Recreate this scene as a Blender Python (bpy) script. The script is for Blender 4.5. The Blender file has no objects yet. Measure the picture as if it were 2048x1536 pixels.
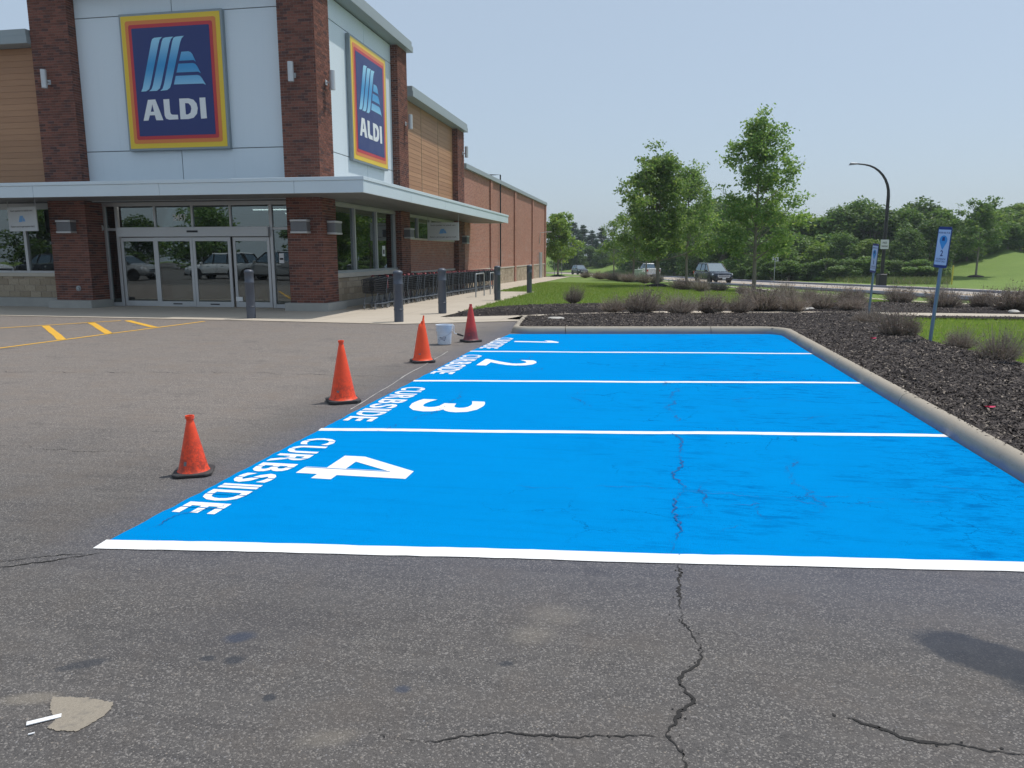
import bpy, math, random
import numpy as np
from mathutils import Vector, Matrix

random.seed(7)
RNG = np.random.default_rng(11)
R = math.radians
scene = bpy.context.scene
COL = scene.collection

# ------------------------------------------------------------------ camera
YAW, PITCH, CAMH = R(10.4), math.atan(260 / 1500.0), 1.7
cam_d = bpy.data.cameras.new("camera")
cam = bpy.data.objects.new("camera", cam_d)
COL.objects.link(cam)
cam.location = (0, 0, CAMH)
cam.rotation_euler = (math.pi / 2 - PITCH, 0, YAW)
cam_d.sensor_fit = 'HORIZONTAL'
cam_d.sensor_width = 36.0
cam_d.lens = 36.0 * 1500 / 2048
cam_d.clip_start = 0.05
cam_d.clip_end = 3000
scene.camera = cam

# ------------------------------------------------------------------ sky, sun, exposure
SUN_AZ = math.atan2(0.77, 0.63)          # from +Y towards +X
SUN_EL = R(65)
world = bpy.data.worlds.new("World")
scene.world = world
world.use_nodes = True
wn = world.node_tree
bg = wn.nodes["Background"]
sky = wn.nodes.new("ShaderNodeTexSky")
sky.sky_type = 'NISHITA'
sky.sun_disc = False
sky.sun_elevation = SUN_EL
sky.sun_rotation = SUN_AZ
sky.altitude = 0
sky.air_density = 1.0
sky.dust_density = 2.0
sky.ozone_density = 4.5
# humid summer haze: an even pale veil over the clear-sky model
veil = wn.nodes.new("ShaderNodeMix"); veil.data_type = 'RGBA'
veil.inputs[0].default_value = 0.68
veil.inputs[7].default_value = (3.65, 4.36, 5.05, 1)
wn.links.new(sky.outputs[0], veil.inputs[6])
wn.links.new(veil.outputs[2], bg.inputs[0])
bg.inputs[1].default_value = 0.13
sun_d = bpy.data.lights.new("sun", 'SUN')
sun_d.energy = 3.0
sun_d.angle = R(0.55)
sun_d.color = (1.0, 0.955, 0.89)
sun = bpy.data.objects.new("sun", sun_d)
COL.objects.link(sun)
sdir = Vector((math.cos(SUN_EL) * math.sin(SUN_AZ), math.cos(SUN_EL) * math.cos(SUN_AZ), math.sin(SUN_EL)))
sun.rotation_euler = sdir.to_track_quat('Z', 'Y').to_euler()
sun.location = (10, 10, 40)
vs = scene.view_settings
vs.view_transform = 'Standard'
vs.look = 'None'
vs.exposure = 0.12
vs.gamma = 1.0
vs.use_curve_mapping = False
scene.cycles.max_bounces = 8
scene.cycles.transparent_max_bounces = 16
scene.cycles.sample_clamp_indirect = 6.0

# ------------------------------------------------------------------ node helpers
class N:
    """small wrapper to write node graphs"""
    def __init__(self, name):
        self.m = bpy.data.materials.new(name)
        self.m.use_nodes = True
        self.t = self.m.node_tree
        self.b = self.t.nodes["Principled BSDF"]
        self.out = self.t.nodes["Material Output"]
        self._co = None
    def n(self, kind, **kw):
        nd = self.t.nodes.new(kind)
        for k, v in kw.items():
            setattr(nd, k, v)
        return nd
    def set(self, sock, v):
        if isinstance(v, bpy.types.NodeSocket):
            self.t.links.new(v, sock)
        else:
            if isinstance(v, (tuple, list)) and len(v) == 3 and sock.type == 'RGBA':
                v = (*v, 1)
            sock.default_value = v
    def co(self, kind="Object"):
        if self._co is None:
            self._co = self.n("ShaderNodeTexCoord")
        return self._co.outputs[kind]
    def pos(self):
        return self.n("ShaderNodeNewGeometry").outputs["Position"]
    def noise(self, vec, scale, detail=3, rough=0.55, out="Fac", dist=0.0):
        nd = self.n("ShaderNodeTexNoise")
        self.set(nd.inputs["Vector"], vec)
        nd.inputs["Scale"].default_value = scale
        nd.inputs["Detail"].default_value = detail
        nd.inputs["Roughness"].default_value = rough
        nd.inputs["Distortion"].default_value = dist
        return nd.outputs[out]
    def voro(self, vec, scale, feature='F1', out="Distance", rnd=1.0):
        nd = self.n("ShaderNodeTexVoronoi", feature=feature)
        self.set(nd.inputs["Vector"], vec)
        nd.inputs["Scale"].default_value = scale
        nd.inputs["Randomness"].default_value = rnd
        return nd.outputs[out]
    def math(self, op, a, b=0.5, c=0.0, clamp=False):
        nd = self.n("ShaderNodeMath", operation=op, use_clamp=clamp)
        self.set(nd.inputs[0], a)
        self.set(nd.inputs[1], b)
        self.set(nd.inputs[2], c)
        return nd.outputs[0]
    def ramp(self, fac, lo, hi, a=0.0, b=1.0):
        nd = self.n("ShaderNodeMapRange")
        nd.interpolation_type = 'SMOOTHSTEP'
        self.set(nd.inputs[0], fac)
        for i, v in zip((1, 2, 3, 4), (lo, hi, a, b)):
            nd.inputs[i].default_value = v
        return nd.outputs[0]
    def mix(self, fac, a, b, blend='MIX'):
        nd = self.n("ShaderNodeMix", data_type='RGBA', blend_type=blend)
        self.set(nd.inputs[0], fac)
        self.set(nd.inputs[6], a)
        self.set(nd.inputs[7], b)
        return nd.outputs[2]
    def scale(self, vec, s):
        nd = self.n("ShaderNodeVectorMath", operation='MULTIPLY')
        self.set(nd.inputs[0], vec)
        nd.inputs[1].default_value = s
        return nd.outputs[0]
    def add(self, vec, b):
        nd = self.n("ShaderNodeVectorMath", operation='ADD')
        self.set(nd.inputs[0], vec)
        self.set(nd.inputs[1], b)
        return nd.outputs[0]
    def hsv(self, col, h=0.5, s=1.0, v=1.0):
        nd = self.n("ShaderNodeHueSaturation")
        self.set(nd.inputs["Hue"], h)
        self.set(nd.inputs["Saturation"], s)
        self.set(nd.inputs["Value"], v)
        self.set(nd.inputs["Color"], col)
        return nd.outputs[0]
    def bump(self, h, strength=0.3, dist=0.01):
        nd = self.n("ShaderNodeBump")
        nd.inputs["Strength"].default_value = strength
        nd.inputs["Distance"].default_value = dist
        self.set(nd.inputs["Height"], h)
        self.t.links.new(nd.outputs[0], self.b.inputs["Normal"])
    def fin(self, col=None, rough=None, metal=None, spec=None):
        if col is not None:
            self.set(self.b.inputs["Base Color"], col)
        if rough is not None:
            self.set(self.b.inputs["Roughness"], rough)
        if metal is not None:
            self.set(self.b.inputs["Metallic"], metal)
        if spec is not None:
            self.set(self.b.inputs["Specular IOR Level"], spec)
        return self.m

def plain(name, col, rough=0.6, metal=0.0, var=0.12, scale=6.0, bump=0.0, spec=0.5, dirt=None, bscale=None):
    """paint/plastic/stone: base colour with soft mottling, optional relief and grime"""
    g_ = N(name)
    p = g_.co()
    f = g_.noise(p, scale, 5, 0.6)
    c = g_.mix(f, tuple(x * (1 - var) for x in col), tuple(min(1, x * (1 + var)) for x in col))
    if dirt:
        f2 = g_.ramp(g_.noise(p, scale * 0.7, 8, 0.7), 0.52, 0.75)
        c = g_.mix(g_.math('MULTIPLY', f2, 0.6), c, dirt)
    if bump:
        g_.bump(g_.noise(p, bscale or scale * 12, 4, 0.65), bump, 0.01)
    r_ = g_.ramp(f, 0.2, 0.8, max(0.02, rough - 0.06), min(1, rough + 0.06))
    return g_.fin(c, r_, metal, spec)

def emit(name, col, s):
    g_ = N(name)
    g_.set(g_.b.inputs["Emission Color"], col)
    g_.b.inputs["Emission Strength"].default_value = s
    return g_.fin(col, 0.5)

M = {}
def build_materials():
    # ---- asphalt with aggregate, tar patches, stains
    a = N("asphalt"); p = a.pos()
    cells = a.n("ShaderNodeTexVoronoi"); a.set(cells.inputs["Vector"], p); cells.inputs["Scale"].default_value = 165
    sep = a.n("ShaderNodeSeparateColor"); a.t.links.new(cells.outputs["Color"], sep.inputs[0])
    agg = sep.outputs[0]
    fine = a.noise(p, 260, 3, 0.7)
    mid = a.noise(p, 9, 6, 0.65)
    big = a.noise(p, 0.55, 5, 0.6)
    col = a.mix(big, (0.083, 0.077, 0.075), (0.124, 0.115, 0.109))
    col = a.mix(a.ramp(mid, 0.3, 0.75, 0, 0.6), col, (0.135, 0.127, 0.122))
    col = a.mix(a.ramp(agg, 0.74, 0.97, 0, 0.8), col, (0.36, 0.335, 0.305))
    col = a.mix(a.ramp(agg, 0.3, 0.0, 0, 0.75), col, (0.040, 0.039, 0.040))
    col = a.mix(a.ramp(fine, 0.35, 0.75, 0, 0.35), col, (0.23, 0.218, 0.205))
    bst = a.n("ShaderNodeTexVoronoi"); a.set(bst.inputs["Vector"], p); bst.inputs["Scale"].default_value = 98
    bsep = a.n("ShaderNodeSeparateColor"); a.t.links.new(bst.outputs["Color"], bsep.inputs[0])
    stone_m = a.math('MULTIPLY', a.ramp(bsep.outputs[1], 0.925, 0.945), a.ramp(bst.outputs["Distance"], 0.42, 0.30))
    col = a.mix(a.math('MULTIPLY', stone_m, 0.75), col, a.mix(bsep.outputs[2], (0.42, 0.36, 0.29), (0.34, 0.34, 0.35)))
    strk = a.noise(a.scale(p, (0.55, 7.0, 1.0)), 1.6, 7, 0.72)
    col = a.mix(a.ramp(strk, 0.42, 0.72, 0, 0.38), col, (0.20, 0.186, 0.17))
    col = a.mix(a.ramp(strk, 0.46, 0.28, 0, 0.35), col, (0.065, 0.062, 0.062))
    mot = a.noise(p, 1.5, 6, 0.68)
    col = a.mix(a.ramp(mot, 0.45, 0.70, 0, 0.45), col, (0.150, 0.128, 0.108))
    col = a.mix(a.ramp(mot, 0.45, 0.28, 0, 0.45), col, (0.055, 0.052, 0.053))
    col = a.mix(1.0, col, (0.80, 0.795, 0.805), 'MULTIPLY')
    # worn drive lane further into the lot is greyer/lighter than the foreground patch
    sepp = a.n("ShaderNodeSeparateXYZ"); a.set(sepp.inputs[0], p)
    wob = a.math('MULTIPLY_ADD', a.noise(p, 0.35, 4, 0.6), 3.0, -1.5)
    lane = a.math('MULTIPLY', a.ramp(a.math('ADD', sepp.outputs[0], wob), -2.6, -4.6), a.ramp(a.math('ADD', sepp.outputs[1], wob), 3.2, 8.0))
    col = a.mix(lane, col, (1.70, 1.60, 1.50), 'MULTIPLY')
    edge_n = a.noise(p, 46, 5, 0.75)
    def blot(c, cx, cy, rx, ry, rot, colr, amt, soft=0.35, ns=5.0, na=0.35):
        cr, sr = math.cos(rot), math.sin(rot)
        dx = a.math('SUBTRACT', sepp.outputs[0], cx); dy = a.math('SUBTRACT', sepp.outputs[1], cy)
        u = a.math('DIVIDE', a.math('ADD', a.math('MULTIPLY', dx, cr), a.math('MULTIPLY', dy, sr)), rx)
        v = a.math('DIVIDE', a.math('SUBTRACT', a.math('MULTIPLY', dy, cr), a.math('MULTIPLY', dx, sr)), ry)
        d = a.math('SQRT', a.math('ADD', a.math('MULTIPLY', u, u), a.math('MULTIPLY', v, v)))
        d = a.math('ADD', d, a.math('MULTIPLY_ADD', a.noise(p, ns, 4, 0.6), na * 2, -na)); d = a.math('ADD', d, a.math('MULTIPLY_ADD', edge_n, 0.55, -0.28))
        m = a.math('MULTIPLY', a.ramp(d, 1.0 + soft, 1.0 - soft), amt)
        return a.mix(m, c, colr)
    tan_, dk = (0.36, 0.315, 0.25), (0.035, 0.040, 0.050)
    col = blot(col, -2.32, 2.28, 0.10, 0.04, 0.3, tan_, 0.35, 0.5)
    col = blot(col, -1.77, 2.86, 0.065, 0.045, 0.5, (0.035, 0.05, 0.085), 0.75, 0.4, 12)
    col = blot(col, -1.69, 2.68, 0.042, 0.035, 0.3, dk, 0.75, 0.4, 14)
    col = blot(col, -1.81, 2.67, 0.032, 0.022, 0.3, dk, 0.75, 0.4, 14)
    col = blot(col, -2.30, 2.53, 0.10, 0.032, 0.6, dk, 0.65, 0.4, 12)
    col = blot(col, -1.41, 2.45, 0.024, 0.024, 0.3, dk, 0.8, 0.4, 14)
    col = blot(col, 1.48, 3.28, 0.30, 0.16, -0.55, (0.030, 0.035, 0.046), 0.80, 0.15, 6, 0.22)
    col = blot(col, 1.75, 3.0, 0.32, 0.14, -0.4, (0.034, 0.039, 0.048), 0.7, 0.3, 6)
    col = blot(col, -0.40, 3.33, 0.12, 0.09, 0.2, tan_, 0.14, 0.7)
    col = blot(col, -0.48, 3.12, 0.10, 0.08, 0.8, tan_, 0.18, 0.7)
    col = blot(col, -1.08, 2.26, 0.10, 0.045, 0.4, tan_, 0.20, 0.6)
    col = blot(col, -1.75, 3.0, 0.45, 0.25, 0.4, (0.06, 0.06, 0.07), 0.25, 0.9)
    col = blot(col, -0.55, 2.86, 0.03, 0.02, 0.2, dk, 0.7, 0.4, 14)
    col = blot(col, -0.92, 2.60, 0.03, 0.025, 0.2, (0.035, 0.05, 0.085), 0.6, 0.4, 14)
    # blue overspray haze beside the new paint
    ov = a.math('MULTIPLY', a.ramp(a.math('ADD', sepp.outputs[0], a.math('MULTIPLY_ADD', mid, 0.5, -0.25)), -3.7, -3.05), a.ramp(sepp.outputs[1], 3.0, 4.2))
    col = a.mix(a.math('MULTIPLY', ov, 0.16), col, (0.06, 0.10, 0.22))
    h = a.math('ADD', a.math('MULTIPLY', cells.outputs["Distance"], -1.0), a.math('MULTIPLY', fine, 0.5))
    a.bump(h, 0.55, 0.006)
    M['asphalt'] = a.fin(col, a.ramp(mid, 0.3, 0.7, 0.78, 0.95), spec=0.35)
    # ---- blue coating
    b = N("blue_coating"); p = b.pos()
    n1 = b.noise(p, 0.9, 6, 0.65); n2 = b.noise(b.scale(p, (1.0, 3.0, 1.0)), 3.0, 7, 0.7)
    sepb = b.n("ShaderNodeSeparateXYZ"); b.set(sepb.inputs[0], p)
    col = b.mix(n1, (0.0005, 0.236, 0.600), (0.0009, 0.262, 0.655))
    reg = b.ramp(b.noise(p, 0.55, 4, 0.6), 0.38, 0.58)
    n3 = b.noise(b.scale(p, (1.0, 2.4, 1.0)), 15, 8, 0.8)
    wear = b.math('MULTIPLY', b.math('MAXIMUM', b.ramp(n2, 0.47, 0.66), b.ramp(n3, 0.53, 0.63)), reg)
    wear = b.math('MULTIPLY', wear, b.ramp(sepb.outputs[0], -1.5, 1.2, 0.15, 1.0))
    col = b.mix(b.math('MULTIPLY', wear, 1.0), col, (0.001, 0.140, 0.41))
    grain = b.noise(p, 120, 3, 0.75)
    col = b.mix(b.ramp(grain, 0.35, 0.8, 0.0, 0.30), col, (0.002, 0.15, 0.42))
    roll = b.noise(b.scale(p, (0.35, 5.0, 1.0)), 2.2, 5, 0.6)
    col = b.mix(b.ramp(roll, 0.45, 0.75, 0.0, 0.28), col, (0.001, 0.172, 0.46))
    col = b.mix(b.ramp(b.noise(p, 7, 6, 0.7), 0.56, 0.75, 0.0, 0.22), col, (0.004, 0.27, 0.60))
    # hairline crazing where the old asphalt shows through
    pd = b.add(p, b.scale(b.noise(p, 5, 5, 0.7, out="Color"), (0.35, 0.35, 0.0)))
    ed = b.voro(pd, 1.7, 'DISTANCE_TO_EDGE')
    crk = b.math('MULTIPLY', b.ramp(ed, 0.010, 0.003), b.ramp(b.noise(p, 0.8, 3, 0.5), 0.50, 0.60))
    crk = b.math('MULTIPLY', crk, b.ramp(sepb.outputs[0], -2.2, 0.2, 0.1, 1.0))
    col = b.mix(b.math('MULTIPLY', crk, 0.7), col, (0.003, 0.07, 0.24))
    pits = b.ramp(b.noise(b.scale(p, (1, 2.2, 1)), 26, 3, 0.8), 0.70, 0.76)
    col = b.mix(b.math('MULTIPLY', b.math('MULTIPLY', pits, b.ramp(n1, 0.45, 0.6)), 0.6), col, (0.003, 0.085, 0.30))
    b.bump(b.noise(p, 130, 3, 0.75), 0.8, 0.006)
    M['blue'] = b.fin(col, 0.9, spec=0.0)
    w = N("white_line_paint"); p = w.pos()
    col = w.mix(w.ramp(w.noise(p, 22, 5, 0.7), 0.62, 0.8, 0, 0.35), (0.84, 0.84, 0.83), (0.58, 0.60, 0.63))
    col = w.mix(w.math('MULTIPLY', w.ramp(w.noise(p, 75, 4, 0.8), 0.66, 0.72), 0.6), col, (0.10, 0.20, 0.33))
    w.bump(w.noise(p, 150, 3, 0.7), 0.3, 0.004)
    M['white_paint'] = w.fin(col, 0.6)
    w = N("yellow_line_paint"); p = w.pos()
    col = w.mix(w.ramp(w.noise(p, 14, 6, 0.75), 0.5, 0.8, 0, 0.5), (0.72, 0.40, 0.035), (0.30, 0.22, 0.10))
    M['yellow_paint'] = w.fin(col, 0.7)
    M['crack'] = plain("crack_gap", (0.024, 0.022, 0.021), 0.95, var=0.5, scale=60)
    M['crack_blue'] = plain("crack_in_blue_coat", (0.002, 0.075, 0.27), 0.9)
    M['chalk'] = plain("chalk_string", (0.55, 0.53, 0.5), 0.9)
    q = N("sandy_asphalt"); p = q.pos()
    col = q.mix(q.noise(p, 170, 3, 0.75), (0.19, 0.162, 0.128), (0.40, 0.355, 0.29))
    col = q.mix(q.ramp(q.noise(p, 16, 5, 0.7), 0.5, 0.7, 0, 0.6), col, (0.17, 0.155, 0.14))
    q.bump(q.noise(p, 150, 3, 0.7), 0.5, 0.005)
    M['sand'] = q.fin(col, 0.95, spec=0.2)
    # ---- concrete
    c = N("walk_concrete"); p = c.pos()
    col = c.mix(c.noise(p, 0.7, 6, 0.6), (0.41, 0.355, 0.285), (0.54, 0.475, 0.39))
    col = c.mix(c.ramp(c.noise(p, 3.2, 7, 0.7), 0.55, 0.8, 0, 0.5), col, (0.30, 0.265, 0.22))
    sx = c.n("ShaderNodeSeparateXYZ"); c.set(sx.inputs[0], p)
    jx = c.ramp(c.math('ABSOLUTE', c.math('SUBTRACT', c.math('FRACT', c.math('DIVIDE', sx.outputs[0], 1.52)), 0.5)), 0.004, 0.009, 1, 0)
    jy = c.ramp(c.math('ABSOLUTE', c.math('SUBTRACT', c.math('FRACT', c.math('DIVIDE', sx.outputs[1], 1.52)), 0.5)), 0.004, 0.009, 1, 0)
    jt = c.math('MAXIMUM', jx, jy)
    col = c.mix(c.math('MULTIPLY', jt, 0.45), col, (0.17, 0.15, 0.13))
    c.bump(c.math('SUBTRACT', c.noise(p, 90, 4, 0.6), c.math('MULTIPLY', jt, 2.0)), 0.2, 0.004)
    M['walk'] = c.fin(col, 0.88, spec=0.3)
    c = N("kerb_concrete"); p = c.pos()
    col = c.mix(c.noise(p, 1.3, 7, 0.68), (0.30, 0.262, 0.21), (0.43, 0.385, 0.32))
    col = c.mix(c.ramp(c.noise(p, 16, 6, 0.75), 0.56, 0.75, 0, 0.55), col, (0.19, 0.172, 0.15))
    sk = c.n("ShaderNodeSeparateXYZ"); c.set(sk.inputs[0], p)
    low = c.math('ADD', sk.outputs[2], c.math('MULTIPLY_ADD', c.noise(p, 2.2, 5, 0.65), 0.10, -0.05))
    inlot = c.ramp(sk.outputs[0], -3.0, -2.7)
    col = c.mix(c.math('MULTIPLY', c.math('MULTIPLY', c.ramp(low, 0.075, 0.02), inlot), 0.45), col, (0.04, 0.13, 0.36))
    c.bump(c.noise(p, 110, 4, 0.7), 0.35, 0.005)
    M['kerb'] = c.fin(col, 0.9, spec=0.3)
    M['plinth'] = plain("plinth_concrete", (0.36, 0.355, 0.33), 0.9, var=0.2, scale=2.5, bump=0.25)
    c = N("road_concrete"); p = c.pos()
    col = c.mix(c.noise(p, 0.25, 5, 0.6), (0.34, 0.30, 0.265), (0.42, 0.375, 0.33))
    M['road'] = c.fin(col, 0.9)
    # ---- brick (each brick its own tint) and brick texture for far walls
    b = N("brick_clay"); gi = b.n("ShaderNodeNewGeometry"); oi = b.n("ShaderNodeObjectInfo")
    rnd = b.math('FRACT', b.math('ADD', gi.outputs["Random Per Island"], b.math('MULTIPLY', oi.outputs["Random"], 7.31)))
    col = b.mix(rnd, (0.118, 0.048, 0.037), (0.245, 0.098, 0.070))
    col = b.mix(b.ramp(b.math('FRACT', b.math('MULTIPLY', rnd, 13.7)), 0.82, 0.9), col, (0.075, 0.040, 0.040))
    pw = b.pos()
    col = b.mix(b.math('MULTIPLY', b.noise(pw, 30, 4, 0.7), 0.35), col, (0.19, 0.095, 0.072))
    b.bump(b.noise(pw, 120, 3, 0.7), 0.4, 0.004)
    M['brick'] = b.fin(col, 0.9, spec=0.25)
    M['mortar'] = plain("mortar", (0.33, 0.285, 0.26), 0.95, var=0.2, scale=5)
    b = N("brick_wall"); p = b.pos(); s = b.n("ShaderNodeSeparateXYZ"); b.set(s.inputs[0], p)
    cmb = b.n("ShaderNodeCombineXYZ"); b.t.links.new(b.math('ADD', s.outputs[0], s.outputs[1]), cmb.inputs[0]); b.t.links.new(s.outputs[2], cmb.inputs[1])
    bt = b.n("ShaderNodeTexBrick"); b.t.links.new(cmb.outputs[0], bt.inputs["Vector"])
    bt.inputs["Scale"].default_value = 1.0
    bt.inputs["Brick Width"].default_value = 0.2125; bt.inputs["Row Height"].default_value = 0.0762
    bt.inputs["Mortar Size"].default_value = 0.008; bt.inputs["Mortar Smooth"].default_value = 0.3
    bt.inputs["Color1"].default_value = (0.31, 0.128, 0.086, 1); bt.inputs["Color2"].default_value = (0.46, 0.200, 0.136, 1)
    bt.inputs["Mortar"].default_value = (0.42, 0.36, 0.32, 1)
    col = b.mix(b.ramp(b.noise(p, 0.6, 5, 0.6), 0.3, 0.7, 0, 0.35), bt.outputs["Color"], (0.37, 0.165, 0.115))
    # pale bloom from sprinkler water on the lower courses
    eff = b.math('MULTIPLY', b.ramp(b.noise(b.scale(p, (1, 0.5, 2.0)), 1.2, 6, 0.7), 0.50, 0.72), b.ramp(s.outputs[2], 3.4, 1.2))
    col = b.mix(b.math('MULTIPLY', eff, 0.35), col, (0.42, 0.40, 0.38))
    b.bump(b.math('MULTIPLY', bt.outputs["Fac"], -1.0), 0.6, 0.008)
    M['brickwall'] = b.fin(col, 0.9, spec=0.25)
    # ---- cladding
    c = N("panel_metal"); p = c.pos()
    streak = c.noise(c.scale(p, (3.0, 3.0, 0.15)), 2.0, 5, 0.6)
    col = c.mix(streak, (0.665, 0.745, 0.80), (0.715, 0.79, 0.84))
    drip = c.ramp(c.noise(c.scale(p, (9.0, 9.0, 0.25)), 1.5, 5, 0.7), 0.58, 0.8, 0, 0.22)
    col = c.mix(drip, col, (0.40, 0.46, 0.50))
    M['panel'] = c.fin(col, c.ramp(streak, 0.3, 0.7, 0.38, 0.5), 0.0, 0.5)
    M['panel_gap'] = plain("panel_joint_shadow_gap", (0.12, 0.13, 0.14), 0.8)
    M['coping'] = plain("coping_metal", (0.30, 0.345, 0.36), 0.45, 0.0, 0.08, 1.0)
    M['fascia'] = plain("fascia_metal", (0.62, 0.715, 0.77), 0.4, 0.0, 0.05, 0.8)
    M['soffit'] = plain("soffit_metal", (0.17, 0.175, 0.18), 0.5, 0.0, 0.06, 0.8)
    c = N("wood_plank"); p = c.pos(); oi = c.n("ShaderNodeObjectInfo")
    gr = c.noise(c.scale(p, (0.8, 0.8, 30.0)), 2.0, 6, 0.65)
    col = c.mix(oi.outputs["Random"], (0.37, 0.195, 0.102), (0.45, 0.245, 0.130))
    col = c.mix(c.ramp(gr, 0.4, 0.75, 0, 0.5), col, (0.28, 0.142, 0.072))
    M['wood'] = c.fin(col, 0.6)
    M['wood_joint'] = plain("wood_trim", (0.36, 0.25, 0.15), 0.6)
    c = N("split_face_block"); p = c.pos(); oi = c.n("ShaderNodeObjectInfo")
    col = c.mix(oi.outputs["Random"], (0.33, 0.27, 0.195), (0.47, 0.395, 0.295))
    col = c.mix(c.ramp(c.noise(p, 14, 6, 0.7), 0.45, 0.75, 0, 0.5), col, (0.24, 0.19, 0.135))
    c.bump(c.noise(p, 16, 7, 0.7), 0.9, 0.03)
    M['block'] = c.fin(col, 0.95, spec=0.2)
    M['aluminium'] = plain("window_aluminium", (0.50, 0.51, 0.52), 0.42, 0.55, 0.05, 3.0)
    M['stone_sill'] = plain("sill_stone", (0.50, 0.46, 0.39), 0.85, var=0.12, scale=3)
    g_ = N("window_glass")
    t = g_.n("ShaderNodeBsdfTransparent"); t.inputs[0].default_value = (0.30, 0.35, 0.36, 1)
    gl = g_.n("ShaderNodeBsdfGlossy"); gl.inputs["Roughness"].default_value = 0.006; gl.inputs[0].default_value = (0.86, 0.93, 0.92, 1)
    fr = g_.n("ShaderNodeFresnel"); fr.inputs[0].default_value = 1.75
    mx = g_.n("ShaderNodeMixShader")
    g_.t.links.new(g_.math('ADD', g_.math('MULTIPLY', fr.outputs[0], 1.1), 0.11, clamp=True), mx.inputs[0])
    wav = g_.n("ShaderNodeBump"); wav.inputs["Strength"].default_value = 0.04; wav.inputs["Distance"].default_value = 0.05
    g_.t.links.new(g_.noise(g_.pos(), 0.9, 1, 0.4), wav.inputs["Height"]); g_.t.links.new(wav.outputs[0], gl.inputs["Normal"])
    g_.t.links.new(t.outputs[0], mx.inputs[1]); g_.t.links.new(gl.outputs[0], mx.inputs[2])
    g_.t.links.new(mx.outputs[0], g_.out.inputs[0])
    M['glass'] = g_.m
    # ---- sign print
    for k, c_ in dict(yellow=(0.80, 0.55, 0.03), orange=(0.72, 0.22, 0.045), red=(0.55, 0.028, 0.040), navy=(0.012, 0.028, 0.155),
                      offwhite=(0.78, 0.80, 0.80), sign_blue=(0.10, 0.30, 0.72), sign_navy=(0.02, 0.05, 0.22), sign_face=(0.50, 0.66, 0.92),
                      sign_cyan=(0.05, 0.33, 0.75)).items():
        M[k] = plain("print_" + k, c_, 0.35, var=0.03, scale=2)
    c = N("print_stripe_gradient"); p = c.co("Object"); s = c.n("ShaderNodeSeparateXYZ"); c.set(s.inputs[0], p)
    w_ = c.math('ABSOLUTE', c.math('SUBTRACT', s.outputs[2], 2.42))
    M['stripe'] = c.fin(c.mix(c.ramp(w_, 0.0, 0.85), (0.035, 0.30, 0.62), (0.33, 0.66, 0.86)), 0.35)
    M['sign_edge'] = plain("sign_cabinet_grey", (0.26, 0.30, 0.32), 0.4, 0.3)
    M['lampmetal'] = plain("lamp_housing_grey", (0.55, 0.56, 0.57), 0.4, 0.3)
    M['lampdark'] = plain("lamp_lens_grey", (0.16, 0.165, 0.18), 0.35, 0.2)
    M['black_metal'] = plain("black_metal", (0.022, 0.023, 0.026), 0.45, 0.4)
    M['galv'] = plain("galvanised_steel", (0.40, 0.42, 0.44), 0.45, 0.7, 0.1, 8)
    M['post'] = plain("sign_post_steel", (0.20, 0.30, 0.42), 0.5, 0.4, 0.12, 8)
    M['bollard'] = plain("bollard_sleeve_plastic", (0.075, 0.088, 0.115), 0.42, 0, 0.1, 4)
    M['cart'] = plain("cart_wire_coat", (0.018, 0.020, 0.025), 0.4, 0.3)
    M['cart_frame'] = plain("cart_frame_grey", (0.12, 0.135, 0.155), 0.4, 0.5)
    M['cart_red'] = plain("cart_handle_red", (0.24, 0.030, 0.04), 0.45)
    M['rubber'] = plain("rubber", (0.022, 0.022, 0.023), 0.8, var=0.3, dirt=(0.10, 0.09, 0.08))
    M['wheelgrey'] = plain("wheel_grey", (0.16, 0.165, 0.17), 0.5)
    for k, c_, d_ in (('cone_a', (0.88, 0.070, 0.016), 0.60), ('cone_b', (0.95, 0.072, 0.014), 0.42), ('cone_c', (0.96, 0.080, 0.014), 0.10), ('cone_d', (0.56, 0.042, 0.036), 0.60)):
        c = N("cone_vinyl_" + k); p = c.co(); s = c.n("ShaderNodeSeparateXYZ"); c.set(s.inputs[0], p)
        nz = c.noise(p, 22, 6, 0.75)
        hgt = c.ramp(s.outputs[2], 0.42, 0.04, 0.15, 1.0)
        dm = c.math('MULTIPLY', c.ramp(nz, 0.40, 0.60), c.math('MULTIPLY', hgt, d_))
        col = c.mix(c.noise(p, 4, 3, 0.5), c_, tuple(min(1, x * 1.15) for x in c_))
        col = c.mix(dm, col, (0.07, 0.028, 0.022))
        if k == 'cone_d':
            col = c.mix(c.math('MULTIPLY', c.ramp(s.outputs[2], 0.34, 0.1), 0.75), col, (0.10, 0.035, 0.05))
        scr = c.ramp(c.noise(c.scale(p, (6, 6, 60)), 3, 4, 0.7), 0.66, 0.72)
        col = c.mix(c.math('MULTIPLY', scr, 0.5 * d_), col, (0.10, 0.03, 0.02))
        c.set(c.b.inputs["Subsurface Weight"], 0.0)
        M[k] = c.fin(col, 0.45)
    M['cone_base'] = plain("cone_base_rubber", (0.035, 0.034, 0.036), 0.75, var=0.3, scale=14, dirt=(0.13, 0.11, 0.10))
    M['bucket'] = plain("bucket_plastic", (0.66, 0.72, 0.80), 0.4, var=0.05, dirt=(0.45, 0.52, 0.62))
    M['bucket_ink'] = plain("bucket_ink", (0.06, 0.10, 0.22), 0.5)
    # ---- vegetation & ground
    g_ = N("lawn_turf"); p = g_.pos()
    col = g_.mix(g_.noise(p, 0.35, 5, 0.6), (0.125, 0.205, 0.045), (0.205, 0.285, 0.076))
    col = g_.mix(g_.ramp(g_.noise(p, 5, 6, 0.7), 0.45, 0.8, 0, 0.5), col, (0.19, 0.225, 0.078))
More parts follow.
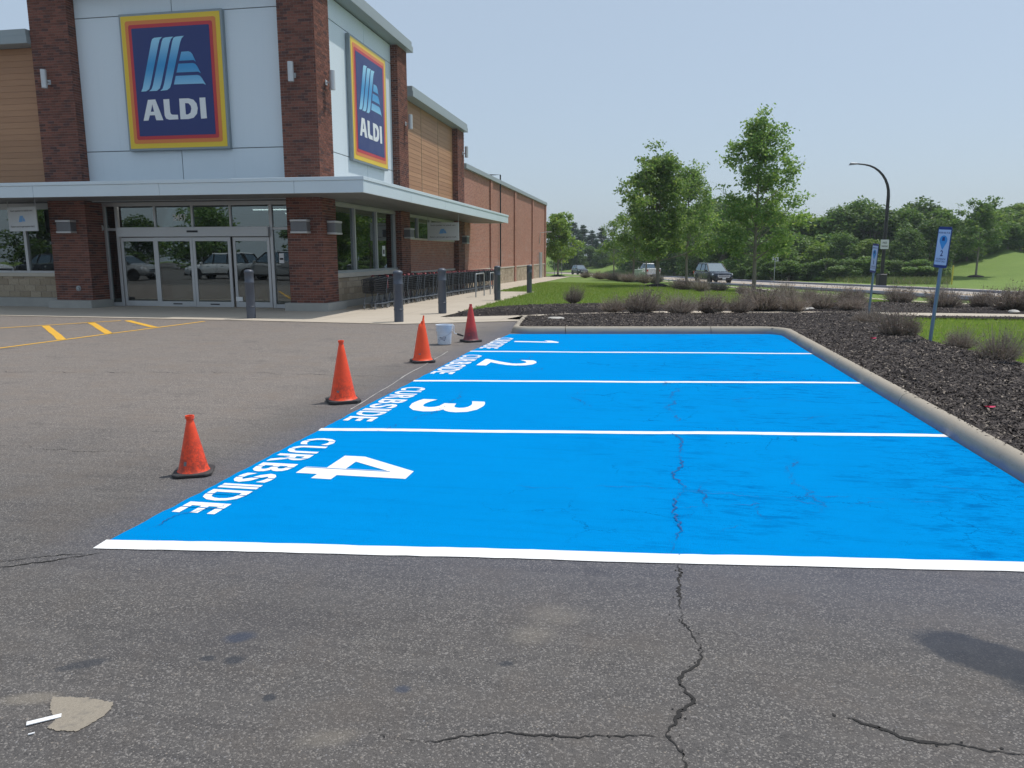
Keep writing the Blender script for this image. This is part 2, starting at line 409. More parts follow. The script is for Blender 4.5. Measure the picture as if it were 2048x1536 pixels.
    col = g_.mix(g_.ramp(g_.noise(p, 60, 3, 0.8), 0.5, 0.8, 0, 0.5), col, (0.058, 0.105, 0.024))
    dry = g_.math('MULTIPLY', g_.ramp(g_.noise(p, 0.11, 6, 0.7), 0.56, 0.70), g_.ramp(g_.noise(p, 1.3, 5, 0.7), 0.35, 0.65))
    col = g_.mix(g_.math('MULTIPLY', dry, 0.6), col, (0.29, 0.255, 0.125))
    g_.bump(g_.noise(p, 45, 4, 0.8), 0.8, 0.05)
    M['lawn'] = g_.fin(col, 0.95, spec=0.15)
    def leafmat(name, c0, c1, c2, trans=0.35):
        l = N(name); gi = l.n("ShaderNodeNewGeometry"); oi = l.n("ShaderNodeObjectInfo")
        r_ = gi.outputs["Random Per Island"]
        col = l.mix(r_, c0, c1)
        col = l.mix(l.ramp(l.math('FRACT', l.math('MULTIPLY', r_, 17.3)), 0.78, 0.95), col, c2)
        col = l.hsv(col, 0.5, 1.0, l.math('MULTIPLY_ADD', oi.outputs["Random"], 0.35, 0.82))
        l.fin(col, 0.55, spec=0.35)
        tr = l.n("ShaderNodeBsdfTranslucent"); l.t.links.new(l.hsv(col, 0.49, 1.1, 1.5), tr.inputs[0])
        mx = l.n("ShaderNodeMixShader"); mx.inputs[0].default_value = trans
        l.t.links.new(l.b.outputs[0], mx.inputs[1]); l.t.links.new(tr.outputs[0], mx.inputs[2]); l.t.links.new(mx.outputs[0], l.out.inputs[0])
        return l.m
    M['leaf_maple'] = leafmat("maple_leaf", (0.100, 0.200, 0.052), (0.210, 0.315, 0.085), (0.300, 0.385, 0.120), 0.45)
    M['leaf_dark'] = leafmat("dark_leaf", (0.060, 0.125, 0.034), (0.118, 0.195, 0.050), (0.165, 0.235, 0.066))
    M['leaf_mid'] = leafmat("mid_leaf", (0.080, 0.160, 0.040), (0.150, 0.245, 0.060), (0.210, 0.290, 0.080))
    M['leaf_bright'] = leafmat("bright_leaf", (0.110, 0.200, 0.040), (0.195, 0.285, 0.060), (0.250, 0.325, 0.085))
    M['needle'] = leafmat("conifer_needle", (0.028, 0.066, 0.040), (0.052, 0.102, 0.056), (0.075, 0.125, 0.066), 0.15)
    M['blade'] = leafmat("grass_blade", (0.150, 0.255, 0.042), (0.255, 0.355, 0.075), (0.360, 0.380, 0.140), 0.4)
    M['tall_grass'] = leafmat("tall_grass_blade", (0.085, 0.125, 0.04), (0.14, 0.18, 0.06), (0.22, 0.20, 0.11), 0.4)
    M['dry_stem'] = leafmat("dry_stem", (0.200, 0.170, 0.142), (0.400, 0.345, 0.290), (0.110, 0.085, 0.075), 0.15)
    M['dry_leaf'] = leafmat("dry_purple_leaf", (0.110, 0.078, 0.068), (0.230, 0.178, 0.150), (0.165, 0.160, 0.090), 0.2)
    M['bark'] = plain("bark", (0.235, 0.208, 0.175), 0.95, var=0.3, scale=8, bump=0.6)
    M['mulch'] = plain("mulch_bed", (0.038, 0.033, 0.033), 1.0, var=0.5, scale=9, bump=1.0, bscale=40, spec=0.1)
    ch = N("mulch_chip"); gi = ch.n("ShaderNodeNewGeometry")
    r_ = gi.outputs["Random Per Island"]
    col = ch.mix(r_, (0.024, 0.019, 0.018), (0.130, 0.108, 0.096))
    col = ch.mix(ch.ramp(ch.math('FRACT', ch.math('MULTIPLY', r_, 23.1)), 0.90, 0.94), col, (0.32, 0.27, 0.22))
    M['chip'] = ch.fin(col, 0.85, spec=0.3)
    M['stone'] = plain("pale_stone", (0.45, 0.43, 0.40), 0.9, var=0.2)
    # ---- cars
    def paint(name, col):
        c = plain(name, col, 0.28, 0.25, 0.03, 1.5)
        c.node_tree.nodes["Principled BSDF"].inputs["Coat Weight"].default_value = 0.35
        c.node_tree.nodes["Principled BSDF"].inputs["Coat Roughness"].default_value = 0.12
        return c
    M['car_navy'] = paint("car_paint_navy", (0.004, 0.008, 0.020))
    M['car_white'] = paint("car_paint_white", (0.72, 0.73, 0.74))
    M['car_black'] = paint("car_paint_black", (0.018, 0.019, 0.021))
    M['car_silver'] = paint("car_paint_silver", (0.36, 0.37, 0.38))
    M['car_grey'] = paint("car_paint_grey", (0.12, 0.125, 0.13))
    M['car_trim'] = plain("car_trim_black", (0.015, 0.015, 0.016), 0.6)
    cg = N("car_window_glass"); M['car_glass'] = cg.fin((0.016, 0.024, 0.030), 0.012, 0.0, 0.5); cg.b.inputs["IOR"].default_value = 3.2; cg.b.inputs["Specular Tint"].default_value = (0.72, 0.90, 1.0, 1)
    M['chrome'] = plain("chrome", (0.75, 0.76, 0.78), 0.12, 1.0, 0.02, 2)
    M['headlight'] = plain("headlight_lens", (0.70, 0.72, 0.75), 0.1, 0.3, 0.1, 20)
    M['taillight'] = plain("taillight_lens", (0.45, 0.02, 0.02), 0.15, 0.0, 0.1, 20)
    M['util_green'] = plain("utility_box_green", (0.33, 0.42, 0.33), 0.55, var=0.06)
    M['marker'] = plain("marker_yellow", (0.62, 0.50, 0.06), 0.5)
    M['white_sign'] = plain("white_sign_sheet", (0.55, 0.58, 0.60), 0.4, var=0.03)
    M['ink'] = plain("black_ink", (0.02, 0.02, 0.022), 0.5)
    M['interior'] = plain("interior_wall", (0.07, 0.07, 0.072), 0.8)
    M['interior_floor'] = plain("interior_floor_tile", (0.10, 0.098, 0.095), 0.4)
    M['tube'] = emit("tube_lamp_glow", (1.0, 0.97, 0.9), 6.0)
    M['pink'] = plain("pink_ribbon", (0.75, 0.06, 0.16), 0.7)
    M['paper'] = plain("paper_white", (0.80, 0.80, 0.80), 0.8, var=0.03)
    M['wet_sign'] = plain("caution_sign_yellow", (0.60, 0.44, 0.04), 0.5)
build_materials()

# ------------------------------------------------------------------ mesh helpers
class MB:
    def __init__(s):
        s.v = []; s.f = []
    def quad(s, a, b, c, d):
        i = len(s.v); s.v += [tuple(a), tuple(b), tuple(c), tuple(d)]; s.f.append((i, i + 1, i + 2, i + 3)); return s
    def poly(s, pts):
        i = len(s.v); s.v += [tuple(p) for p in pts]; s.f.append(tuple(range(i, i + len(pts)))); return s
    def box(s, x0, x1, y0, y1, z0, z1):
        if x0 > x1: x0, x1 = x1, x0
        if y0 > y1: y0, y1 = y1, y0
        if z0 > z1: z0, z1 = z1, z0
        i = len(s.v)
        s.v += [(x0, y0, z0), (x1, y0, z0), (x1, y1, z0), (x0, y1, z0), (x0, y0, z1), (x1, y0, z1), (x1, y1, z1), (x0, y1, z1)]
        for q in ((0, 3, 2, 1), (4, 5, 6, 7), (0, 1, 5, 4), (1, 2, 6, 5), (2, 3, 7, 6), (3, 0, 4, 7)):
            s.f.append(tuple(i + k for k in q))
        return s
    def hexa(s, lo, hi):
        i = len(s.v); s.v += [tuple(p) for p in lo] + [tuple(p) for p in hi]
        for q in ((3, 2, 1, 0), (4, 5, 6, 7), (0, 1, 5, 4), (1, 2, 6, 5), (2, 3, 7, 6), (3, 0, 4, 7)):
            s.f.append(tuple(i + k for k in q))
        return s
    def tube(s, pts, rad, n=6, cap=True):
        pts = [Vector(p) for p in pts]
        if not isinstance(rad, (list, tuple)): rad = [rad] * len(pts)
        base = len(s.v); up0 = None
        for k, p in enumerate(pts):
            d = (pts[min(k + 1, len(pts) - 1)] - pts[max(k - 1, 0)])
            if d.length < 1e-9: d = Vector((0, 0, 1))
            d.normalize()
            ref = up0 if up0 is not None else (Vector((0, 0, 1)) if abs(d.z) < 0.9 else Vector((1, 0, 0)))
            u = d.cross(ref)
            if u.length < 1e-4: u = d.cross(Vector((1, 0, 0)) if abs(d.x) < .9 else Vector((0, 1, 0)))
            u.normalize(); w = u.cross(d).normalized(); up0 = w
            for j in range(n):
                a = 2 * math.pi * j / n
                q = p + u * (math.cos(a) * rad[k]) + w * (math.sin(a) * rad[k])
                s.v.append((q.x, q.y, q.z))
        for k in range(len(pts) - 1):
            for j in range(n):
                a = base + k * n + j; b = base + k * n + (j + 1) % n
                s.f.append((a, a + n, b + n, b))
        if cap:
            s.f.append(tuple(base + j for j in range(n)))
            e = base + (len(pts) - 1) * n
            s.f.append(tuple(e + j for j in reversed(range(n))))
        return s
    def lathe(s, prof, n=20, c=(0, 0, 0), cap=True, axis='z'):
        base = len(s.v)
        for r_, z in prof:
            for j in range(n):
                a = 2 * math.pi * j / n
                u, w = r_ * math.cos(a), r_ * math.sin(a)
                if axis == 'z': s.v.append((c[0] + u, c[1] + w, c[2] + z))
                elif axis == 'y': s.v.append((c[0] + u, c[1] + z, c[2] - w))
                else: s.v.append((c[0] + z, c[1] + u, c[2] + w))
        for k in range(len(prof) - 1):
            for j in range(n):
                a = base + k * n + j; b = base + k * n + (j + 1) % n
                s.f.append((a, b, b + n, a + n))
        if cap:
            s.f.append(tuple(base + j for j in reversed(range(n))))
            e = base + (len(prof) - 1) * n
            s.f.append(tuple(e + j for j in range(n)))
        return s
    def prism(s, poly, h0, h1, plane='xz'):
        """poly in a 2D plane swept along the third axis from h0 to h1"""
        def P(u, w, h):
            return {'xz': (u, h, w), 'yz': (h, u, w), 'xy': (u, w, h)}[plane]
        i = len(s.v); n = len(poly)
        s.v += [P(u, w, h0) for u, w in poly] + [P(u, w, h1) for u, w in poly]
        s.f.append(tuple(i + k for k in range(n))); s.f.append(tuple(i + n + k for k in reversed(range(n))))
        for k in range(n):
            k2 = (k + 1) % n
            s.f.append((i + k, i + n + k, i + n + k2, i + k2))
        return s
    def sub(s, o):
        s.v = [(x - o[0], y - o[1], z - o[2]) for x, y, z in s.v]; return s
    def mesh(s, name, mat, smooth=False):
        me = bpy.data.meshes.new(name)
        me.from_pydata(s.v, [], s.f)
        me.materials.append(M[mat] if isinstance(mat, str) else mat)
        if smooth:
            me.polygons.foreach_set("use_smooth", [True] * len(me.polygons))
            try: me.set_sharp_from_angle(angle=R(40))
            except Exception: pass
        me.update()
        return me
    def build(s, name, mat, parent=None, smooth=False, bevel=0.0, seg=1):
        return obj(name, s.mesh(name, mat, smooth), parent, bevel, seg)

def obj(name, me, parent=None, bevel=0.0, seg=1):
    o = bpy.data.objects.new(name, me); COL.objects.link(o)
    if parent is not None: o.parent = parent
    if bevel:
        b = o.modifiers.new("bevel", 'BEVEL'); b.width = bevel; b.segments = seg; b.limit_method = 'ANGLE'; b.angle_limit = R(40)
    return o
def thing(name, label, cat, loc=(0, 0, 0), rz=0.0, group=None):
    o = bpy.data.objects.new(name, None); COL.objects.link(o)
    o.location = loc; o.rotation_euler = (0, 0, rz); o.empty_display_size = 0.2
    return tag(o, label, cat, group)
def tag(o, label=None, cat=None, group=None, kind=None):
    if label: o["label"] = label
    if cat: o["category"] = cat
    if group: o["group"] = group
    if kind: o["kind"] = kind
    return o
def copy_tree(o, parent=None):
    c = o.copy(); COL.objects.link(c)
    if parent is not None: c.parent = parent
    for ch in o.children:
        copy_tree(ch, c)
    return c
def quads(name, V, mat, tri=False):
    """V: (n,4,3) or (n,3,3) array -> one mesh of separate faces"""
    V = np.asarray(V, dtype=np.float32); n, k = V.shape[:2]
    me = bpy.data.meshes.new(name)
    me.vertices.add(n * k); me.vertices.foreach_set("co", V.reshape(-1))
    me.loops.add(n * k); me.loops.foreach_set("vertex_index", np.arange(n * k, dtype=np.int32))
    me.polygons.add(n); me.polygons.foreach_set("loop_start", np.arange(0, n * k, k, dtype=np.int32))
    try: me.polygons.foreach_set("loop_total", np.full(n, k, dtype=np.int32))
    except Exception: pass
    me.materials.append(M[mat]); me.update(calc_edges=True)
    return me
_txt = {}
def text2d(s, offset=0.0, spacing=1.0):
    """filled outline of a line of text, normalised to its own bounding box height"""
    key = (s, offset, spacing)
    if key in _txt: return _txt[key]
    cu = bpy.data.curves.new("t", 'FONT'); cu.body = s; cu.offset = offset; cu.space_character = spacing; cu.resolution_u = 3
    o = bpy.data.objects.new("t", cu); COL.objects.link(o)
    bpy.context.view_layer.update()
    dg = bpy.context.evaluated_depsgraph_get()
    me = bpy.data.meshes.new_from_object(o.evaluated_get(dg))
    v = np.array([tuple(p.co) for p in me.vertices])[:, :2]; f = [tuple(p.vertices) for p in me.polygons]
    bpy.data.objects.remove(o); bpy.data.curves.remove(cu); bpy.data.meshes.remove(me)
    lo = v.min(0); v = v - lo
    _txt[key] = (v, f, v.max(0))
    return _txt[key]
def text_on(s, name, mat, parent, org, u, w, width, height, offset=0.0):
    """lay text as a flat sheet: org is its lower left corner, u reading direction, w up direction"""
    v, f, mx = text2d(s, offset)
    org, u, w = Vector(org), Vector(u), Vector(w)
    mb = MB()
    mb.v = [tuple(org + u * (p[0] / mx[0] * width) + w * (p[1] / mx[1] * height)) for p in v]; mb.f = list(f)
    return mb.build(name, mat, parent)
def poly2d(name, outlines, depth, mat, parent, xf):
    """filled 2D outline (with holes) extruded; xf maps (u,v,h) to 3D"""
    cu = bpy.data.curves.new("p", 'CURVE'); cu.dimensions = '2D'; cu.fill_mode = 'BOTH'; cu.extrude = depth / 2
    for pts in outlines:
        sp = cu.splines.new('POLY'); sp.points.add(len(pts) - 1); sp.use_cyclic_u = True
        for i, (x, y) in enumerate(pts): sp.points[i].co = (x, y, 0, 1)
    o = bpy.data.objects.new("p", cu); COL.objects.link(o); bpy.context.view_layer.update()
    me = bpy.data.meshes.new_from_object(o.evaluated_get(bpy.context.evaluated_depsgraph_get()))
    bpy.data.objects.remove(o); bpy.data.curves.remove(cu)
    for vtx in me.vertices: vtx.co = xf(*vtx.co)
    me.name = name; me.materials.clear(); me.materials.append(M[mat]); me.update()
    return obj(name, me, parent)

_ones = "first second third fourth fifth sixth seventh eighth ninth tenth eleventh twelfth thirteenth fourteenth fifteenth sixteenth seventeenth eighteenth nineteenth".split()
def ordinal(n):
    if n < 20: return _ones[n - 1]
    tens = {2: "twent", 3: "thirt", 4: "fort", 5: "fift"}[n // 10]
    return tens + "ieth" if n % 10 == 0 else tens + "y-" + _ones[n % 10 - 1]

# ------------------------------------------------------------------ terrain
def D2W(lat, d):
    """distance ahead of the parking row's viewpoint -> world (plan)"""
    return (lat * math.cos(YAW) - d * math.sin(YAW), lat * math.sin(YAW) + d * math.cos(YAW))
def W2D(x, y):
    return (x * math.cos(YAW) + y * math.sin(YAW), -x * math.sin(YAW) + y * math.cos(YAW))
def sstep(a, b, x):
    t = min(1.0, max(0.0, (x - a) / (b - a))); return t * t * (3 - 2 * t)
PR = ([0, 22, 35, 47, 57, 67, 80, 110, 140, 200, 400], [0, 0, -.45, -.70, -.85, -.95, -1.12, -1.62, -2.35, -3.2, -5])
PL = ([0, 25, 70, 100, 140, 200, 400], [0, 0, -.4, -.95, -1.9, -3, -5])
ROAD_NEAR = [(22.5, 5), (21.9, 20), (21.6, 35), (22.0, 47), (20.6, 57), (17.6, 67), (15.9, 80), (15.1, 100), (13.3, 120), (10.6, 140), (3, 160), (-8, 180), (-25, 198), (-60, 215)]
def road_lat(d):
    xs = [p[1] for p in ROAD_NEAR]; ys = [p[0] for p in ROAD_NEAR]
    return float(np.interp(d, xs, ys))
def ground(x, y):
    lat, d = W2D(x, y)
    r = sstep(6, 20, lat)
    z = r * np.interp(d, *PR) + (1 - r) * np.interp(d, *PL)
    over = lat - (road_lat(d) + 7.2)
    if d > 30 and over > 3:                       # bank beyond the road
        bank = 4.2 * sstep(6, 34, over) * sstep(75, 120, d) if lat < 60 else 0
        z += bank
        # grassy mound on the right
        hx, hy = lat - 80, d - 100
        z += 7.4 * math.exp(-(hx * hx / 400 + hy * hy / 600)) * sstep(6, 22, over)
    return float(z)

def place_ground():
    def coords(segs):
        out = []
        for a, b, st in segs:
            out += list(np.arange(a, b, st))
        return out
    xs = coords([(-260, -60, 20), (-60, -16, 4), (-16, -8.4, 1)]) + [-8.4, -7.9, -7.45, -7.0, -6.5, -6.05, -5.5] + coords([(-5, 2, 0.75)]) + [2.4, 2.95] + coords([(3.5, 30, 1.0), (30, 90, 3), (90, 300, 15)])
    ys = coords([(-120, -10, 10), (-10, 15, 2.5)]) + [16, 17, 18, 19, 19.6] + coords([(20.5, 35, 0.9)]) + [35.4, 36.0] + coords([(37, 72, 1.5)]) + [72.6, 73.2] + coords([(75, 160, 3), (160, 620, 20)])
    V = []; F = []
    for y in ys:
        for x in xs:
            z = ground(x, y)
            low = (x < 2.45 and y < 16.1) or (x < -3.4 and y < 19.1) or y < -3 or (x < -6.0 and y < 35.5) or (x < -7.85 and y < 72.7)
            V.append((x, y, z - (0.22 if low else 0.0)))
    nx = len(xs)
    for j in range(len(ys) - 1):
        for i in range(nx - 1):
            F.append((j * nx + i, j * nx + i + 1, (j + 1) * nx + i + 1, (j + 1) * nx + i))
    mb = MB(); mb.v = V; mb.f = F
    tag(mb.build("lawn_ground", "lawn", smooth=True), kind="structure")
place_ground()

# ------------------------------------------------------------------ parking lot
lot = bpy.data.objects.new("parking_lot", None); COL.objects.link(lot); tag(lot, kind="structure")
mb = MB()
mb.poly([(-90, -90, 0), (2.95, -90, 0), (2.95, 17.3, 0), (-2.9, 16.4, 0), (-3.2, 19.05, 0), (-6.1, 17.62, 0), (-10.1, 17.9, 0), (-17.8, 18.1, 0), (-90, 18.6, 0)])
mb.poly([(2.95, -90, 0), (80, -90, 0), (80, -3.2, 0), (2.95, -3.2, 0)])
mb.build("asphalt", "asphalt", lot)
BL = [(-3.16, 3.70), (-3.15, 6.71), (-3.13, 9.64), (-3.11, 12.82), (-2.95, 15.83)]
BR = [(2.80, 4.42), (2.80, 7.56), (2.79, 10.55), (2.77, 13.58), (2.76, 16.85)]
def wavy_strip(p0, p1, w, z, amp=0.008, n=40, seed=0):
    rr = random.Random(seed); mbx = MB(); d = Vector((p1[0] - p0[0], p1[1] - p0[1])); L = d.length; d /= L; nr = Vector((-d.y, d.x))
    ph = [rr.uniform(0, 6) for _ in range(4)]; pr = None
    for k in range(n + 1):
        t = k / n; s_ = t * L
        off = amp * (math.sin(s_ * 1.7 + ph[0]) + 0.6 * math.sin(s_ * 3.9 + ph[1]))
        e0 = rr.uniform(-.004, .004); e1 = rr.uniform(-.004, .004)
        c = Vector(p0) + d * s_ + nr * off
        a = c - nr * (w / 2 + e0); b = c + nr * (w / 2 + e1)
        cur = ((a.x, a.y, z), (b.x, b.y, z))
        if pr: mbx.quad(pr[0], cur[0], cur[1], pr[1])
        pr = cur
    return mbx
# blue coat with slightly ragged left edge
rr = random.Random(3); left = []
for k in range(len(BL) - 1):
    for t in np.linspace(0, 1, 30, endpoint=False):
        left.append((BL[k][0] + (BL[k + 1][0] - BL[k][0]) * t + rr.uniform(-.008, .008), BL[k][1] + (BL[k + 1][1] - BL[k][1]) * t, 0.003))
left.append((*BL[-1], 0.003))
MB().poly([(x, y, 0.003) for x, y in BR] + left[::-1]).build("blue_coating", "blue", lot)
for k in range(4):
    w = 0.135 if k == 0 else 0.105
    wavy_strip(BL[k] if k else (-3.17, 3.72), BR[k] if k else (2.95, 4.44), w, 0.0055, 0.005 if k == 0 else 0.010, 60, k).build("stall_line", "white_paint", lot)
# CURBSIDE lettering (reads towards -Y, tops towards +X) and stall numbers
def lettering(x0, x1, ystart, yend):
    word = "CURBSIDE"; wd = [1, 1, 1.03, 1.03, 1, .42, 1, .9]; gap = 0.20
    root = bpy.data.objects.new("stall_lettering", None); COL.objects.link(root); root.parent = lot
    tot = sum(wd) + gap * (len(word) - 1); s_ = (ystart - yend) / tot; y = ystart
    for ch, wv in zip(word, wd):
        text_on(ch, "letter", "white_paint", root, (x0, y, 0.0055), (0, -1, 0), (1, 0, 0), wv * s_, x1 - x0, 0.022)
        ym = y - wv * s_ * random.uniform(.40, .55); mc = MB().quad((x0 - .01, ym, .0080), (x0 - .01, ym - .009, .0080), (x1 + .01, ym - .009, .0080), (x1 + .01, ym, .0080)); mc.build("stencil_gap", "blue", root)
        y -= (wv + gap) * s_
for x0, x1, a_, b_ in ((-3.10, -2.79, 6.38, 4.30), (-3.09, -2.78, 9.16, 7.14), (-3.09, -2.76, 12.36, 10.28), (-3.05, -2.71, 15.05, 13.27)):
    lettering(x0, x1, a_, b_)
four = [[(.56, 0), (.83, 0), (.83, .20), (1, .20), (1, .38), (.83, .38), (.83, 1), (.52, 1), (0, .40), (0, .20), (.56, .20)], [(.56, .38), (.24, .38), (.56, .77)]]
poly2d("stall_number", four, .0, "white_paint", lot, lambda u, v, h: (-2.70 + .9 * v, 5.84 - .66 * u, .0055))
one = [[(.45, 0), (.80, 0), (.80, 1), (.50, 1), (0, .80), (0, .64), (.45, .76)]]
poly2d("stall_number", one, .0, "white_paint", lot, lambda u, v, h: (-2.60 + .87 * v, 14.70 - .40 * u, .0055))
MB().quad((-2.72, 5.455, .0080), (-2.72, 5.446, .0080), (-1.98, 5.446, .0080), (-1.98, 5.455, .0080)).build("stencil_gap", "blue", lot)
for ch, x0, x1, ya, yb in (("3", -2.66, -1.82, 8.40, 7.72), ("2", -2.62, -1.74, 11.90, 11.20)):
    text_on(ch, "stall_number", "white_paint", lot, (x0, ya, 0.0055), (0, -1, 0), (1, 0, 0), ya - yb, x1 - x0, 0.018)
# yellow hatching by the door
for p0, p1 in (((-16.9, 11.6), (-13.45, 17.25)), ((-11.9, 9.2), (-11.2, 17.45)), ((-14.25, 15.66), (-11.62, 13.14)), ((-13.9, 16.7), (-11.5, 14.35)), ((-13.3, 17.3), (-11.45, 15.8)), ((-14.9, 14.7), (-11.75, 11.6))):
    wavy_strip(p0, p1, 0.10 if p0 in ((-16.9, 11.6), (-11.9, 9.2)) else 0.16, 0.005, 0.006, 24, int(p0[0] * 10)).build("hatch_line", "yellow_paint", lot)
# chalk string beside the letters
wavy_strip((-3.24, 7.68), (-3.50, 12.75), 0.010, 0.006, 0.012, 30, 5).build("chalk_string", "chalk", lot)
# cracks: jagged strips following the real ones
def crack(pts, w, mat="crack", z=0.003, seed=0, jit=0.018):
    rr = random.Random(seed); ph = [(rr.uniform(0, 6.28), rr.uniform(.7, 1.3)) for _ in range(14)]
    def fn(t, o):          # fractal wander along the crack
        return sum(math.sin(t * f * ph[o + k][1] + ph[o + k][0]) * a for k, (f, a) in enumerate(((7, 1.0), (17, .6), (41, .42), (97, .3), (190, .2))))
    P = []; L0 = 0.0
    for (a, b) in zip(pts[:-1], pts[1:]):
        dx, dy = b[0] - a[0], b[1] - a[1]; L = math.hypot(dx, dy); n = max(3, int(L / 0.010))
        for k in range(n):
            t = k / n; o = fn(L0 + t * L, 0) * jit * .75; q = fn(L0 + t * L + 9, 5) * jit * .3
            P.append((a[0] + dx * t - dy / L * o + dx / L * q, a[1] + dy * t + dx / L * o + dy / L * q, L0 + t * L))
        L0 += L
    P.append((*pts[-1], L0)); mbx = MB(); pr = None
    for k, p in enumerate(P):
        q = P[min(k + 1, len(P) - 1)]; o = P[max(k - 1, 0)]; dx, dy = q[0] - o[0], q[1] - o[1]; L = math.hypot(dx, dy) or 1
        ww = w * max(.06, .40 + .26 * fn(p[2] + 3.3, 9)) / 2 * rr.uniform(.7, 1.15) * min(1, k / 12 + .05, (len(P) - 1 - k) / 12 + .05)
        cur = ((p[0] - dy / L * ww, p[1] + dx / L * ww, z), (p[0] + dy / L * ww, p[1] - dx / L * ww, z))
        if pr: mbx.quad(pr[0], pr[1], cur[1], cur[0])
        pr = cur
        if rr.random() < .22:      # crumbled edge
            s_ = w * rr.uniform(.12, .4); cx, cy = p[0] + rr.gauss(0, w * .8), p[1] + rr.gauss(0, w * .8); an = rr.uniform(0, 3)
            mbx.poly([(cx + s_ * math.cos(an + t_) * rr.uniform(.5, 1), cy + s_ * math.sin(an + t_) * rr.uniform(.5, 1), z) for t_ in (0, 1.3, 2.6, 4.0, 5.1)])
    mbx.build("crack", mat, lot)
crack([(0.13, 1.9), (0.15, 2.33), (0.11, 2.5), (0.22, 2.74), (0.16, 2.85), (0.25, 3.05), (0.24, 3.25), (0.18, 3.6), (0.20, 4.03)], 0.022, seed=1)
crack([(0.20, 4.17), (0.22, 4.6), (0.19, 4.9), (0.26, 5.25), (0.25, 5.8), (0.32, 6.6), (0.28, 7.2)], 0.018, "crack_blue", 0.0095, 2, 0.03)
crack([(0.22, 4.95), (0.42, 5.05), (0.38, 5.4), (0.5, 5.7)], 0.010, "crack_blue", 0.0095, 3, 0.03)
crack([(0.13, 2.5), (-0.25, 2.42), (-0.5, 2.38), (-0.75, 2.30), (-0.95, 2.32)], 0.014, seed=4, jit=0.012)
crack([(0.72, 2.75), (0.98, 2.62), (1.22, 2.60), (1.5, 2.62), (1.8, 2.5)], 0.024, seed=5, jit=0.012)
crack([(-3.05, 3.95), (-3.02, 4.2), (-2.84, 4.45), (-2.75, 4.9)], 0.010, "crack_blue", 0.0095, 6, 0.02)
crack([(-3.05, 3.62), (-3.4, 3.35), (-3.7, 3.12), (-4.2, 2.85)], 0.018, seed=7, jit=0.015)
crack([(-3.15, 3.6), (-3.6, 3.35), (-4.3, 3.05)], 0.012, seed=8, jit=0.015)
crack([(-0.95, 5.25), (-0.5, 5.3), (0.1, 5.42), (0.8, 5.3), (1.3, 5.45), (1.9, 5.4)], 0.008, "crack_blue", 0.0095, 9, 0.03)
crack([(-2.6, 6.75), (-2.35, 7.3), (-2.2, 8.3), (-2.3, 9.0)], 0.010, "crack_blue", 0.0095, 10, 0.04)
crack([(1.1, 4.9), (1.2, 5.5), (1.05, 6.0), (1.3, 6.4)], 0.009, "crack_blue", 0.0095, 11, 0.05)
crack([(0.3, 7.7), (0.25, 8.6), (0.35, 9.5), (0.2, 10.2)], 0.014, "crack_blue", 0.0095, 12, 0.05)
crack([(-9.5, 9.3), (-7.5, 9.6), (-5.6, 9.9), (-3.3, 9.9)], 0.016, seed=13, jit=0.05)
crack([(-1.8, 10.4), (-1.6, 11.0), (-2.2, 11.5), (-1.9, 12.4)], 0.012, "crack_blue", 0.0095, 14, 0.05)
for q, (pts_, w_) in enumerate((([(1.0, 5.28), (1.3, 5.2), (1.65, 5.35)], .012), ([(1.70, 5.42), (2.05, 5.43)], .013), ([(.55, 5.1), (.78, 5.2), (.72, 4.98), (.80, 4.82)], .011), ([(2.08, 5.8), (2.4, 5.74)], .010), ([(.24, 5.35), (.55, 5.42), (.8, 5.38)], .008), ([(.5, 4.55), (.62, 4.75)], .010), ([(.9, 8.9), (1.3, 9.2), (1.9, 9.1)], .012), ([(.6, 11.2), (1.2, 11.5), (2.2, 11.3)], .014), ([(-.6, 8.2), (-.9, 8.9), (-.7, 9.5)], .010), ([(1.5, 7.9), (1.9, 8.3)], .010))):
    crack(pts_, w_, "crack_blue", 0.0095, 40 + q, 0.03)
crack([(-8.5, 5.2), (-6.2, 5.6), (-4.3, 5.6)], 0.010, seed=15, jit=0.04)

PATCHQ = [(-2.24, 2.3), (-2.1, 2.32), (-1.98, 2.31), (-1.96, 2.27), (-1.96, 2.22), (-1.97, 2.17), (-1.99, 2.13), (-2.07, 2.12), (-2.11, 2.13), (-2.12, 2.18), (-2.19, 2.23)]
rr = random.Random(8); pp = []
for a, b in zip(PATCHQ, PATCHQ[1:] + PATCHQ[:1]):
    n = max(2, int(math.hypot(b[0] - a[0], b[1] - a[1]) / .006))
    for k in range(n): pp.append((a[0] + (b[0] - a[0]) * k / n + rr.gauss(0, .0022), a[1] + (b[1] - a[1]) * k / n + rr.gauss(0, .0022), .003))
MB().poly(pp).build("sandy_stain", "sand", lot)

# ------------------------------------------------------------------ walks, kerbs, road
def sheet(name, pts, z, mat, kind=True, parent=None):
    o = MB().poly([(x, y, z if not callable(z) else z(x, y)) for x, y in pts]).build(name, mat, parent)
    if kind: tag(o, kind="structure")
    return o
walk = bpy.data.objects.new("sidewalk", None); COL.objects.link(walk); tag(walk, kind="structure")
sheet("walk_slab", [(-60, 18.35), (-17.8, 18.0), (-10.1, 17.8), (-6.1, 17.52), (-3.25, 18.95), (-3.15, 19.75), (-5.62, 19.75), (-5.50, 21.5), (-5.48, 22.7), (-60, 22.7)], 0.012, "walk", False, walk)
mb = MB()
ys_ = list(np.linspace(22.7, 36, 8)) + list(np.linspace(36.05, 73, 14))
for a_, b_ in zip(ys_[:-1], ys_[1:]):
    e = -5.47 if b_ <= 36.02 else -7.45
    mb.quad((-10, a_, ground(-8, a_) + .012), (e, a_, ground(-8, a_) + .012), (e, b_, ground(-8, b_) + .012), (-10, b_, ground(-8, b_) + .012))
